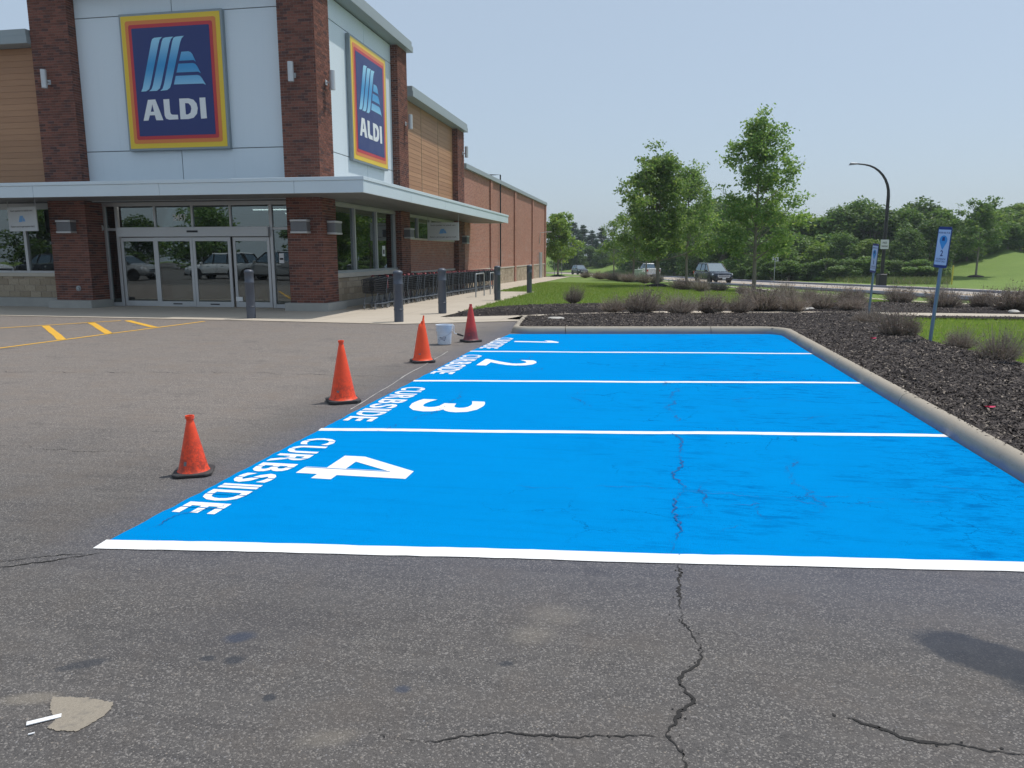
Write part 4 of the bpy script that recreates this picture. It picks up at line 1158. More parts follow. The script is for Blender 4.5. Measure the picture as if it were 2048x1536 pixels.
boxlamp((-18.05, YF - .012, 2.54), 0, "grey box lamp under the canopy on the pillar left of the doors")
boxlamp((-10.20, YF - .012, 2.50), 0, "grey box lamp on the front of the corner pillar under the canopy")
boxlamp((XF + .012, 21.75, 2.48), R(90), "grey box lamp on the right side of the corner pillar under canopy")
boxlamp((XF + .012, 28.95, 2.50), R(90), "grey box lamp on the pillar between the two side windows")
boxlamp((XF + .012, 38.2, 2.42), R(90), "dark box lamp on the last pillar under the canopy end")
t = thing("emergency_bell", "round grey alarm bell on the frame left of the entrance doors", "bell", (-17.50, 21.96, 2.52))
MB().lathe([(.02, 0), (.11, .0), (.11, .04), (.07, .09), (0.01, .10)], 16, (0, -.1, 0), axis='y').build("bell_dome", "lampmetal", t, smooth=True)
t = thing("pipe_outlet", "round silver pipe cap low on the pillar left of the doors", "pipe cap", (-17.92, YF - .012, .62))
MB().lathe([(.085, 0), (.085, -.03), (.06, -.035), (.055, -.01)], 18, axis='y').build("flange", "galv", t, smooth=True); MB().lathe([(.045, 0), (.04, -.05)], 12, axis='y').build("cap", "galv", t)
t = thing("roof_pipe", "thin dark downpipe running up the side wall and over the roof edge", "pipe", (-9.54, 47.9, .9))
MB().tube([(0, 0, 0), (0, 0, 5.72), (-.7, -.05, 5.72)], .045, 8).build("pipe", "black_metal", t)
t = thing("side_wall_light", "small lamp arm high on the far end of the brick side wall", "wall lamp", (-9.60, 65.6, 3.5))
MB().tube([(0, 0, -.9), (0.05, 0, 0), (.7, 0, .1)], .035, 6).build("arm", "lampmetal", t); MB().box(.6, 1.0, -.12, .12, .04, .14).build("head", "lampmetal", t)

# ------------------------------------------------------------------ hanging cart signs
def hanging_sign(loc, rz, label):
    t = thing("hanging_sign", label, "sign", loc, rz)
    W, Hh = 1.36, .74
    MB().box(-W / 2, W / 2, -.02, .02, 0, Hh).build("panel", "white_sign", t, bevel=.006)
    for s_ in (-1, 1): MB().tube([(s_ * (W / 2 - .02), 0, Hh), (s_ * (W / 2 - .02), 0, 3.34 - loc[2])], .012, 6).build("hanger_rod", "galv", t)
    for fx_, sg in ((-1, 1), (1, -1)):
        y = -.024 if fx_ < 0 else .024
        text_on("Insert quarter to unlock cart", "sign_lettering", "ink", t, (-sg * .53, y, Hh - .16), (sg, 0, 0), (0, 0, 1), 1.06, .075, .008)
        text_on("Return cart to get quarter back", "sign_lettering", "ink", t, (-sg * .57, y, .10), (sg, 0, 0), (0, 0, 1), 1.14, .075, .008)
    for s_ in (S1, S2, S3, B1, B2, B3):
        pts = [inv_bilinear(*p) for p in s_]
        MB().poly([((u - .5) * .52, -.0235, Hh / 2 + (v - .617) * .50) for u, v in pts]).build("emblem_stripe", "sign_cyan", t)
hanging_sign((-8.62, 31.0, 2.26), 0, "white cart deposit sign hanging under the canopy beyond the side window")
hanging_sign((-19.3, 20.75, 2.40), R(-14), "shaded cart deposit sign hanging under the canopy at far left")

# ------------------------------------------------------------------ bollards
def bollard_mesh():
    prof = [(.118, 0), (.118, .30), (.124, .305), (.124, .325), (.118, .33), (.118, .93), (.125, .94), (.125, .965), (.118, .975), (.118, 1.19), (.125, 1.20), (.125, 1.235), (.112, 1.262), (.08, 1.282), (.03, 1.292), (.002, 1.294)]
    return MB().lathe(prof, 28).mesh("bollard", "bollard", True)
bm = bollard_mesh()
for loc, lab in (((-10.46, 18.45), "dark grey bollard standing in front of the entrance doors"),
                 ((-6.24, 18.15), "dark grey bollard nearest the shopping carts and the pail"),
                 ((-5.89, 20.97), "dark grey bollard behind the orange cone with the pinched tip"),
                 ((-5.66, 27.8), "dark grey bollard at the lawn corner beside the silver cart rails"),
                 ((-5.52, 34.5), "farthest small dark bollard at the lawn edge")):
    o = obj("bollard", bm); o.location = (*loc, ground(*loc) + .008); tag(o, lab, "bollard", "bollards along the walkway")

# ------------------------------------------------------------------ traffic cones
def cone(loc, rz, h, half, rb, rt, mat, label, style):
    t = thing("traffic_cone", label, "traffic cone", (*loc, 0), rz, "orange cones along the new blue stalls")
    c = half * .28
    pts = [(half - c, -half), (half, -half + c), (half, half - c), (half - c, half), (-half + c, half), (-half, half - c), (-half, -half + c), (-half + c, -half)]
    MB().prism(pts, 0.004, .032 * h / .71 + .008, 'xy').build("base", "cone_base", t, bevel=.006)
    z0 = .036 * h / .71 + .004
    prof = [(rb * 1.16, z0), (rb * 1.08, z0 + .010), (rb, z0 + .035)]
    for k in range(1, 9):
        u = k / 9; prof.append((rb + (rt - rb) * u, z0 + .035 + (h - z0 - .09) * u))
    prof += [(rt, h - .055)]
    if style == 'collar': prof += [(rt * .92, h - .052), (rt * .92, h - .028), (rt * 1.12, h - .024), (rt * 1.12, h), (rt * .8, h), (rt * .75, h - .03)]
    elif style == 'tall': prof += [(rt * .80, h - .05), (rt * .76, h), (rt * .6, h), (rt * .5, h - .03)]
    else: prof += [(rt * .95, h - .03), (rt * .9, h), (rt * .7, h)]
    mbx = MB().lathe(prof, 26, cap=False)
    if style == 'pinched':     # torn, flattened tip
        V = []
        for x, y, z in mbx.v:
            s_ = sstep(h - .16, h, z)
            V.append((x * (1 - .25 * s_) + .018 * s_ * s_, y * (1 - .8 * s_), z - (.075 * s_ if x < .004 else -.012 * s_)))
        mbx.v = V
    mbx.build("cone_body", mat, t, smooth=True)
    # maker's patch near the foot
    zz = .13 * h / .71; rr_ = rb + (rt - rb) * (zz - z0 - .035) / (h - z0 - .09) + .002
    a = R(-92) - rz
    P = [(rr_ * math.cos(a + d), rr_ * math.sin(a + d), zz + e) for d, e in ((-.12, 0), (.12, 0))]
    r2 = rr_ - .009
    P += [(r2 * math.cos(a + d), r2 * math.sin(a + d), zz + .032) for d in (.12, -.12)]
    MB().poly(P).build("label_patch", "wheelgrey" if mat != 'cone_d' else "red", t)
cone((-3.49, 5.15), R(25), .465, .146, .106, .030, "cone_a", "smallest scuffed orange cone nearest the camera by stall 4", 'collar')
cone((-3.49, 8.10), R(33), .72, .185, .142, .030, "cone_b", "tall orange cone with dirty lower half beside stall 3 lettering", 'collar')
cone((-3.55, 11.42), R(28), .73, .185, .142, .040, "cone_c", "bright clean orange cone with pinched tip beside stall 2", 'pinched')
cone((-3.45, 14.32), R(40), .735, .185, .138, .036, "cone_d", "dull red cone right of the white pail by stall 1", 'tall')

# ------------------------------------------------------------------ pail and roller
t = thing("paint_pail", "white plastic paint pail standing between two orange cones", "pail", (-3.84, 13.78, .004))
prof = [(.005, .004), (.128, .004), (.131, .012), (.140, .25), (.156, .252), (.156, .264), (.142, .266), (.143, .285), (.159, .287), (.159, .299), (.145, .30), (.146, .318), (.162, .32), (.162, .332), (.148, .333), (.149, .357), (.165, .355), (.165, .374), (.146, .372), (.140, .33), (.136, .22), (.0, .215)]
MB().lathe(prof, 32, cap=False).build("shell", "bucket", t, smooth=True)
MB().tube([(.16 * math.cos(a), .16 * math.sin(a) * 1.0, .29 - .17 * math.sin(a - math.pi * 1.0) ** 2 if False else .29 - .13 * abs(math.sin(a - R(180)))) for a in np.linspace(R(180), R(360), 14)], .003, 6).build("wire_bail", "galv", t)
MB().tube([(.02, -.171, .160), (-.06, -.161, .164)], .009, 8).build("grip", "bucket", t)
mbx = MB(); rr = random.Random(4)
for k in range(9):
    a0 = R(-140 + 9 * k); z = .06 + .02 * rr.random() * 4; w = R(rr.uniform(3, 6)); r_ = .1375
    mbx.quad((r_ * math.cos(a0), r_ * math.sin(a0), z), (r_ * math.cos(a0 + w), r_ * math.sin(a0 + w), z), (r_ * math.cos(a0 + w), r_ * math.sin(a0 + w), z + .018), (r_ * math.cos(a0), r_ * math.sin(a0), z + .018))
for z in (.10, .115, .13, .145, .16):
    for k in range(8):
        a0 = R(-115 + 7 * k); r_ = .1415
        mbx.quad((r_ * math.cos(a0), r_ * math.sin(a0), z), (r_ * math.cos(a0 + .09), r_ * math.sin(a0 + .09), z), (r_ * math.cos(a0 + .09), r_ * math.sin(a0 + .09), z + .004), (r_ * math.cos(a0), r_ * math.sin(a0), z + .004))
mbx.build("printed_text", "bucket_ink", t)
t = thing("paint_roller", "paint roller with bent wire frame and dark grip hooked over the pail's rim", "paint roller", (-3.84, 13.78, .004))
MB().tube([(.02, -.02, .30), (.10, -.02, .375), (.165, -.03, .385), (.20, -.04, .36), (.20, -.05, .26), (.215, -.055, .22), (.28, -.08, .205)], .0075, 7).build("wire_frame", "bucket", t)
MB().tube([(.27, -.076, .207), (.30, -.086, .202), (.40, -.12, .178)], [.013, .019, .016], 9).build("grip", "rubber", t)
MB().tube([(-.09, .01, .24), (.06, -.01, .26)], .024, 12).build("roller_cover", "bucket", t)

# ------------------------------------------------------------------ shopping carts
def make_cart():
    t = bpy.data.objects.new("shopping_cart", None); COL.objects.link(t)
    wire = MB(); W0, W1 = .205, .262        # half width at nose, at handle
    def side(s_, y, k):                     # k 0 bottom .. 1 top
        f = y / .92; hw = (W0 + (W1 - W0) * f) * (0.90 + .10 * k)
        yy = y + (-.07 * k if y < .05 else 0)
        return (s_ * hw, yy, (.50 - .07 * f) * (1 - k) + (.90 + .06 * f) * k)
    for s_ in (-1, 1):
        for k in (0, .14, .28, .42, .56, .7, .85, 1): wire.tube([side(s_, 0, k), side(s_, .92, k)], .006 if k < 1 else .009, 4, False)
        for y in np.linspace(0, .92, 25): wire.tube([side(s_, y, 0), side(s_, y, 1)], .0052, 4, False)
    for k in (0, .2, .4, .6, .8, 1): wire.tube([side(-1, 0, k), side(1, 0, k)], .0045, 4, False)
    for q in np.linspace(-1, 1, 8):
        a = side(1, 0, 0); b = side(1, 0, 1); wire.tube([(q * a[0], a[1], a[2]), (q * b[0], b[1], b[2])], .0036, 4, False)
        c_ = side(1, .92, 0); wire.tube([(q * a[0], a[1], a[2]), (q * c_[0], c_[1], c_[2])], .0036, 4, False)
    for y in np.linspace(.1, .92, 6): wire.tube([side(-1, y, 0), side(1, y, 0)], .0036, 4, False)
    wire.build("basket", "cart", t)
    fr = MB()
    for s_ in (-1, 1):
        fr.tube([(s_ * .17, .02, .16), (s_ * .19, .30, .17), (s_ * .255, .84, .15), (s_ * .262, .93, .20), (s_ * .25, .90, .34), (s_ * .25, .84, .48), (s_ * .255, .88, .70), (s_ * .262, .96, .97)], .016, 6)
        fr.tube([(s_ * .17, .02, .16), (s_ * .185, .16, .34), (s_ * .20, .26, .49)], .011, 6)
    for y in (.10, .28, .46, .64, .82): fr.tube([(-.24, y, .16), (.24, y, .16)], .007, 4)
    fr.build("chassis", "cart_frame", t)
    MB().tube([(-.235, .985, 1.0), (.235, .985, 1.0)], .017, 8).build("handle", "cart", t)
    for s_ in (-1, 1): MB().tube([(s_ * .20, .985, 1.0), (s_ * .272, .985, 1.0), (s_ * .272, .95, .965)], .022, 8).build("handle_end", "cart_red", t)
    cs = MB()
    for z in (.56, .66, .76, .86): cs.tube([(-.22, .70 + (z - .5) * .12, z), (.22, .70 + (z - .5) * .12, z)], .006, 4)
    for q in np.linspace(-.22, .22, 6): cs.tube([(q, .70, .5), (q, .75, .9)], .005, 4)
    cs.box(-.2, .2, .74, .90, .62, .635)
    cs.build("child_seat", "cart", t)
    for s_, y in ((-1, .05), (1, .05), (-1, .86), (1, .86)):
        hw = .18 if y < .5 else .255
        w = MB().lathe([(.030, -.017), (.060, -.014), (.063, 0), (.060, .014), (.030, .017)], 14, (s_ * hw, y + .02, .063), axis='x').build("wheel", "wheelgrey", t, smooth=True)
        MB().box(s_ * hw - .024, s_ * hw + .024, y, y + .035, .075, .15).build("caster_fork", "cart_frame", w)
    return t
cart0 = make_cart(); ncart = 50
for i in range(ncart):
    c = cart0 if i == 0 else copy_tree(cart0)
    y = 21.95 + (0 if i == 0 else .62 + (i - 1) * .335)
    c.location = (-8.50 + random.uniform(-.025, .025) + (0.03 * (i % 3)), y, ground(-8.5, y) + .016); c.rotation_euler = (0, 0, random.uniform(-.03, .03))
    tag(c, "first shopping cart at the near end of the nested row" if i == 0 else ("second shopping cart, handle with hanging red tag, in nested row" if i == 1 else ordinal(i + 1) + " black shopping cart from the near end of the nested row"), "shopping cart", "shopping carts nested along the side wall")
mbx = MB().box(.262, .268, .93, .96, .62, .96).build("red_tag", "cart_red", cart0)
for k, (y0, y1) in enumerate(((29.9, 31.45), (32.7, 33.55))):
    o = MB().tube([(0, 0, 0), (0, 0, .86), (0, .03, .93), (0, .09, .955), (0, y1 - y0 - .09, .955), (0, y1 - y0 - .03, .93), (0, y1 - y0, .86), (0, y1 - y0, 0)], .024, 8).build("cart_rail", "galv", smooth=True)
    o.location = (-7.55 + .6 * 0, y0, ground(-7.5, y0)); o.location.x = -6.98
    tag(o, ("nearest silver hoop rail beside the cart row", "second silver hoop rail, partly behind the fourth bollard", "third silver hoop rail hidden behind the fourth bollard")[k], "rail", "hoop rails beside the carts")

# ------------------------------------------------------------------ curbside sign posts
def stall_sign(loc, num, face, lean, label, zsign=1.36):
    z0 = .10
    t = thing("stall_sign", label, "sign", (*loc, z0), 0, "curbside pickup signs along the bed")
    t.rotation_euler = (0, lean, face)      # leans towards +X
    W, Hh, zb_ = .30, .72, zsign
    MB().box(-.03, .03, .010, .045, -.3, zb_ + Hh - .06).build("post", "post", t, bevel=.004)
    xf = lambda d: (lambda u, v, h: (u - W / 2, -d - h, v + zb_))
    poly2d("sign_plate", [rrect(0, W, 0, Hh, .04)], .006, "sign_navy", t, xf(-.004))
    poly2d("sign_face", [rrect(.016, W - .016, .05, Hh - .05, .01)], .002, "sign_face", t, xf(.002))
    Y = -.0040
    text_on("RESERVED FOR", "lettering", "sign_navy", t, (-.125, Y, zb_ + .600), (1, 0, 0), (0, 0, 1), .25, .030, .01)
    text_on(num, "lettering", "sign_navy", t, (-.03 if num != "1" else -.012, Y, zb_ + .205), (1, 0, 0), (0, 0, 1), .06 if num != "1" else .028, .105, .02)
    text_on("CURBSIDE", "lettering", "sign_navy", t, (-.105, Y, zb_ + .140), (1, 0, 0), (0, 0, 1), .21, .030, .01)
    text_on("PICKUP ONLY", "lettering", "sign_navy", t, (-.11, Y, zb_ + .098), (1, 0, 0), (0, 0, 1), .22, .030, .01)
    # drop-shaped pin with a small bag on it
    pin = [(.0, -.15)] + [(.085 * math.cos(R(a)), .02 + .085 * math.sin(R(a))) for a in range(-30, 211, 20)]
    poly2d("pin_mark", [pin], .001, "sign_cyan", t, lambda u, v, h: (u, -.0045 - h, v + zb_ + .465))
    poly2d("bag_mark", [[(-.03, -.02), (.03, -.02), (.025, .045), (-.025, .045)]], .001, "sign_navy", t, lambda u, v, h: (u, -.0062 - h, v + zb_ + .495))
stall_sign((5.52, 20.7), "1", R(-78), R(4.2), "narrow-looking blue stall sign on a leaning post, farther of the two", 1.14)
stall_sign((5.05, 14.85), "2", R(-64), R(3.6), "blue and white stall 2 sign on a leaning steel post by the grass")
stall_sign((5.62, 12.2), "3", R(-55), R(0.5), "stall sign cut off by the right edge of the picture")

# ------------------------------------------------------------------ street furniture beyond the lawn
def at(lat, d, dz=0.0):
    x, y = D2W(lat, d); return (x, y, ground(x, y) + dz)
lat_of = lambda px, d: (px - 1024) / 1522.0 * d
t = thing("street_lamp", "tall black street lamp with curved arm beyond the road", "street lamp", at(lat_of(1767, 62), 62), YAW)
MB().box(-.32, .32, -.32, .32, -.1, 1.0).build("pedestal", "black_metal", t, bevel=.05)
P = [(0, 0, .9), (0, 0, 4.5), (0, 0, 7.2)]
for a in np.linspace(0, 84, 9): P.append((-2.35 + 2.35 * math.cos(R(a)), 0, 7.2 + 2.45 * math.sin(R(a))))
P.append((-2.75, 0, 9.70))
MB().tube(P, list(np.linspace(.145, .055, len(P))), 10).build("pole", "black_metal", t, smooth=True)
MB().hexa([(-3.35, -.12, 9.58), (-2.7, -.09, 9.64), (-2.7, .09, 9.64), (-3.35, .12, 9.58)], [(-3.25, -.07, 9.78), (-2.7, -.06, 9.76), (-2.7, .06, 9.76), (-3.25, .07, 9.78)]).build("lamp_head", "lampdark", t, bevel=.02)
MB().box(-.38, .28, -.17, -.15, 3.0, 3.75).build("notice_plate", "white_sign", t); text_on("NO", "notice_lettering", "ink", t, (-.22, -.175, 3.42), (1, 0, 0), (0, 0, 1), .34, .16, .02); text_on("PARKING", "notice_lettering", "ink", t, (-.30, -.175, 3.15), (1, 0, 0), (0, 0, 1), .50, .14, .02)
t = thing("speed_sign", "white speed limit 25 sign on a thin post beyond the road", "sign", at(lat_of(1551, 76), 76), YAW)
MB().tube([(0, 0, -.1), (0, 0, 2.85)], .035, 6).build("post", "galv", t)
MB().box(-.30, .30, -.06, -.045, 2.05, 2.85).build("plate", "white_sign", t)
text_on("SPEED", "lettering", "ink", t, (-.22, -.065, 2.66), (1, 0, 0), (0, 0, 1), .44, .12, .015); text_on("LIMIT", "lettering", "ink", t, (-.19, -.065, 2.48), (1, 0, 0), (0, 0, 1), .38, .12, .015); text_on("25", "lettering", "ink", t, (-.21, -.065, 2.11), (1, 0, 0), (0, 0, 1), .42, .30, .03)
t = thing("marker_post", "thin yellow marker post standing in front of the grassy mound", "marker post", at(lat_of(1909, 66), 66))
MB().lathe([(.06, -.1), (.06, 1.55), (.05, 1.62), (.01, 1.65)], 8).build("post", "marker", t)
for (px, d, s_, lab) in ((1277, 77, 1.0, "larger pale green utility cabinet behind the shrubs"), (1285.5, 75.5, .78, "smaller pale green utility cabinet in front of the larger one")):
    t = thing("utility_cabinet", lab, "utility box", at(lat_of(px, d), d), YAW, "green utility cabinets")
    MB().box(-.38 * s_, .38 * s_, -.35 * s_, .35 * s_, -.1, .85 * s_).build("cabinet_body", "util_green", t, bevel=.03)
    MB().box(-.41 * s_, .41 * s_, -.38 * s_, .38 * s_, .85 * s_, .93 * s_).build("cabinet_lid", "util_green", t, bevel=.02)

# ------------------------------------------------------------------ vehicles
def make_car(kind, paint, L=5.0, W=1.96, Hh=1.76):
    """x forward; wheels on z=0"""
    t = bpy.data.objects.new({"suv": "suv_car", "pickup": "pickup_truck"}[kind], None); COL.objects.link(t)
    hw = W / 2; xf_, xr = L / 2, -L / 2; wb = L * .295
    sh = 1.06 if kind == "suv" else 1.12
    hood = sh + .0
    st = [(xr, .50, .94, .80), (xr + .10, .36, 1.02, .93), (xr + .55, .30, sh + .02, 1.0), (-wb, .28, sh + .02, 1.0), (0, .27, sh, 1.0), (wb * .55, .28, sh - .01, 1.0), (wb, .28, hood - .05, .99), (xf_ - .45, .30, hood - .12, .96), (xf_ - .10, .34, hood - .22, .86), (xf_, .42, hood - .38, .74)]
    mbx = MB(); n = 12
    for x, zb_, zs, wf in st:
        w = hw * wf; crown = .05
        ring = [(-w * .55, zs + crown * .8), (-w * .86, zs), (-w * .985, zs - .13), (-w, (zb_ + zs) / 2), (-w * .97, zb_ + .10), (-w * .86, zb_), (w * .86, zb_), (w * .97, zb_ + .10), (w, (zb_ + zs) / 2), (w * .985, zs - .13), (w * .86, zs), (w * .55, zs + crown * .8)]
        mbx.v += [(x, y, z) for y, z in ring]
    for k in range(len(st) - 1):
        for j in range(n):
            a = k * n + j; b = k * n + (j + 1) % n; mbx.f.append((a, b, b + n, a + n))
    mbx.f.append(tuple(reversed(range(n)))); e = (len(st) - 1) * n; mbx.f.append(tuple(range(e, e + n)))
    mbx.build("body", paint, t, smooth=True)
    # cabin glass and painted roof, pillars
    if kind == "suv": xs_ = (xr + .10, xr + .62, wb * .18, wb * .80)     # rear foot, rear roof, front roof, windscreen foot
    else: xs_ = (-.75, -.58, wb * .22, wb * .80)
    zr = Hh - .05; bw, rw = hw * .90, hw * .72
    lo_ = [(xs_[0], -bw, sh - .02), (xs_[3], -bw, sh - .04), (xs_[3], bw, sh - .04), (xs_[0], bw, sh - .02)]
    hi_ = [(xs_[1], -rw, zr), (xs_[2], -rw, zr), (xs_[2], rw, zr), (xs_[1], rw, zr)]
    MB().hexa(lo_, hi_).build("windows", "car_glass", t, bevel=.08, seg=3)
    MB().hexa([(xs_[1] - .10, -rw - .03, zr - .03), (xs_[2] + .06, -rw - .03, zr - .03), (xs_[2] + .06, rw + .03, zr - .03), (xs_[1] - .10, rw + .03, zr - .03)], [(xs_[1] + .05, -rw + .10, Hh), (xs_[2] - .15, -rw + .10, Hh), (xs_[2] - .15, rw - .10, Hh), (xs_[1] + .05, rw - .10, Hh)]).build("roof", paint, t, bevel=.05, seg=3)
    def pil(xb, xt, wd):
        for s_ in (-1, 1):
            mp = MB().hexa([(xb - wd, s_ * (bw + .012), sh - .04), (xb + wd, s_ * (bw + .012), sh - .04), (xb + wd, s_ * (bw - .05), sh - .04), (xb - wd, s_ * (bw - .05), sh - .04)], [(xt - wd, s_ * (rw + .022), zr), (xt + wd, s_ * (rw + .022), zr), (xt + wd, s_ * (rw - .04), zr), (xt - wd, s_ * (rw - .04), zr)])
            mp.build("pillar", "car_trim", t)
    pil(xs_[3] - .02, xs_[2] + .0, .045); pil(.15, .02, .05)
    if kind == "suv": pil(-.95, -.92, .05); pil(xs_[0] + .12, xs_[1] + .02, .11)
    else: pil(xs_[0] + .05, xs_[1] + .05, .09)
    for s_ in (-1, 1):
        MB().box(-1.6 if kind == "suv" else -.6, wb * .78, s_ * (bw + .014) - .006, s_ * (bw + .014) + .006, sh - .005, sh + .02).build("window_trim", "chrome", t)
        m_ = MB().box(wb * .62, wb * .62 + .16, s_ * (hw + .0), s_ * (hw + .19), sh - .02, sh + .15).build("mirror", paint, t, bevel=.03, seg=2)
        MB().box(-1.9, 1.9, s_ * hw * .99 - .02, s_ * hw * .99 + .025, .27, .40).build("sill_trim", "car_trim", t)
        for k in (0, 1):
            MB().box((-.75, .35)[k], (-.55, .55)[k], s_ * hw - .01, s_ * hw + .03, sh - .20, sh - .17).build("door_handle", "chrome" if kind == "suv" else paint, t)
        # lights
        MB().hexa([(xf_ - .42, s_ * hw * .97, sh - .32), (xf_ - .02, s_ * hw * .55, sh - .40), (xf_ + .01, s_ * hw * .55, sh - .40), (xf_ - .38, s_ * hw * 1.0, sh - .32)], [(xf_ - .45, s_ * hw * .95, sh - .18), (xf_ - .05, s_ * hw * .52, sh - .29), (xf_ - .02, s_ * hw * .52, sh - .29), (xf_ - .40, s_ * hw * .985, sh - .18)]).build("headlight", "headlight", t)
        MB().box(xr - .02, xr + .22, s_ * hw * .74, s_ * hw * .95, sh - .32, sh - .05 if kind == "suv" else sh - .02).build("taillight", "taillight", t, bevel=.02)
    MB().box(xf_ - .10, xf_ + .015, -.56, .56, .50, sh - .34).build("grille", "car_trim", t, bevel=.04, seg=2)
    gr = MB().tube([(xf_ + .025, -.60, sh - .36), (xf_ + .03, 0, sh - .34), (xf_ + .025, .60, sh - .36), (xf_ + .025, .50, .52), (xf_ + .025, -.50, .52), (xf_ + .025, -.60, sh - .36)], .022, 6)
    gr.tube([(xf_ + .02, -.58, sh - .46), (xf_ + .02, .58, sh - .46)], .018, 6); gr.build("grille_chrome", "chrome", t)
    MB().box(xf_ - .25, xf_ + .03, -hw * .80, hw * .80, .26, .46).build("front_bumper", "car_trim", t, bevel=.05, seg=2)
    MB().box(xr - .04, xr + .25, -hw * .86, hw * .86, .36, .56).build("rear_bumper", "car_trim" if kind == "suv" else "chrome", t, bevel=.04, seg=2)
    MB().box(xf_ + .03, xf_ + .05, -.16, .16, .36, .50).build("number_plate", "white_sign", t)
    if kind == "pickup":
        for s_ in (-1, 1): MB().box(xr + .02, -.80, s_ * hw * .99 - .05, s_ * hw * .99 + .0, sh - .25, sh + .14).build("bed_side", paint, t, bevel=.02)
        MB().box(xr - .01, xr + .06, -hw * .97, hw * .97, .58, sh + .14).build("tailgate", paint, t, bevel=.02)
        MB().box(xr + .06, -.80, -hw * .95, hw * .95, sh + .02, sh + .06).build("bed_floor", "car_trim", t)
    r_ = .375
    for x in (-wb, wb):
        for s_ in (-1, 1):
            MB().lathe([(r_ + .075, -.02), (r_ + .075, .012), (.05, .014)], 22, (x, s_ * hw * .985, r_ - .01), axis='y').build("wheel_arch", "car_trim", t)
            ho = bpy.data.objects.new("wheel", None); COL.objects.link(ho); ho.parent = t; ho.location = (x, s_ * (hw - .11), r_)
            MB().lathe([(r_ * .62, -.12), (r_ * .95, -.12), (r_, -.08), (r_, .08), (r_ * .95, .125), (r_ * .64, .125)], 24, axis='y', cap=False).build("tyre", "rubber", ho, smooth=True)
            rim = MB().lathe([(r_ * .66, -.10), (r_ * .66, .10), (r_ * .58, .07), (r_ * .15, .05), (.02, .06)] if s_ > 0 else [(.02, -.06), (r_ * .15, -.05), (r_ * .58, -.07), (r_ * .66, -.10), (r_ * .66, .10)], 24, axis='y', cap=False)
            rim.build("rim", "wheelgrey", ho, smooth=True)
            sp = MB(); yo = s_ * .085
            for k in range(5):
                a = 2 * math.pi * k / 5; c_, s2 = math.cos(a), math.sin(a); q = .045
                sp.hexa([(c_ * .04 - s2 * q, yo - .012, s2 * .04 + c_ * q), (c_ * .04 + s2 * q, yo - .012, s2 * .04 - c_ * q), (c_ * .04 + s2 * q, yo + .012, s2 * .04 - c_ * q), (c_ * .04 - s2 * q, yo + .012, s2 * .04 + c_ * q)],
                        [(c_ * .235 - s2 * q * .7, yo - .012, s2 * .235 + c_ * q * .7), (c_ * .235 + s2 * q * .7, yo - .012, s2 * .235 - c_ * q * .7), (c_ * .235 + s2 * q * .7, yo + .012, s2 * .235 - c_ * q * .7), (c_ * .235 - s2 * q * .7, yo + .012, s2 * .235 + c_ * q * .7)])
            sp.build("rim_spokes", "chrome", ho)
    return t
def put_car(o, lat, d, head, label, cat, dz=0.0, group=None):
    o.location = at(lat, d, dz); o.rotation_euler = (0, 0, head); tag(o, label, cat, group)
def road_head(d, away):
    a = Vector(roff(d - 3, 0)); b = Vector(roff(d + 3, 0)); v = (b - a) if away else (a - b); return math.atan2(v.y, v.x)
c1 = make_car("suv", "car_navy", 5.15, 2.0, 1.80)
put_car(c1, road_lat(71) + 1.75, 71, road_head(71, False), "dark navy SUV with chrome grille driving towards us on the road", "car", .07)
c2 = make_car("pickup", "car_white", 5.7, 2.02, 1.92)
put_car(c2, road_lat(108) + 5.0, 108, road_head(108, True), "white pickup truck seen from behind between the tree trunks", "pickup truck", .07)
c3 = make_car("suv", "car_black", 4.8, 1.92, 1.72)
put_car(c3, road_lat(140) + 1.9, 140, road_head(140, False), "small dark SUV far down the road near the brick building", "car", .07)
def put_lot_car(o, x, y, head, label, cat):
    o.location = (x, y, .002); o.rotation_euler = (0, 0, head); tag(o, label, cat, "parked cars reflected in the entrance glass")
put_lot_car(make_car("suv", "car_silver", 4.7, 1.88, 1.55), -34.6, -1.2, R(3), "silver car parked behind the viewer, mirrored in left sliding door", "car")
put_lot_car(make_car("suv", "car_white", 4.9, 1.95, 1.80), -29.2, -4.2, R(180), "white SUV parked behind the viewer, mirrored in middle doors", "car")
put_lot_car(make_car("pickup", "car_silver", 5.6, 2.0, 1.9), -24.0, -2.0, R(178), "grey pickup parked behind the viewer, mirrored in the right door", "pickup truck")
put_lot_car(make_car("suv", "car_black", 4.8, 1.92, 1.70), -40.2, -1.8, R(184), "black SUV parked behind the viewer, mirrored in the left window", "car")
put_lot_car(make_car("suv", "car_white", 4.8, 1.92, 1.72), -45.8, -1.4, R(2), "white SUV mirrored at the left edge of the shop window", "car")

# ------------------------------------------------------------------ vegetation
def leaf_quads(C, size, rng, flat=0.35, wid=0.62):
    n = len(C); nrm = rng.normal(size=(n, 3)); nrm[:, 2] = np.abs(nrm[:, 2]) + flat; nrm /= np.linalg.norm(nrm, axis=1)[:, None]
    a = rng.normal(size=(n, 3)); a -= nrm * (a * nrm).sum(1)[:, None]; a /= np.linalg.norm(a, axis=1)[:, None]; b = np.cross(nrm, a)
    s_ = (size * rng.uniform(.65, 1.35, n))[:, None]
    return np.stack([C - a * s_ * .5, C + b * s_ * wid * .5 + nrm * s_ * .06, C + a * s_ * .5, C - b * s_ * wid * .5 + nrm * s_ * .06], 1)
def limb_points(p0, d, L, rng, n=5, up=.25, wob=.12):
    P = [np.array(p0, float)]; d = np.array(d, float)
    for k in range(n):
        d = d + np.array([0, 0, up / n]) + rng.normal(size=3) * wob / n; d /= np.linalg.norm(d); P.append(P[-1] + d * L / n)
    return P
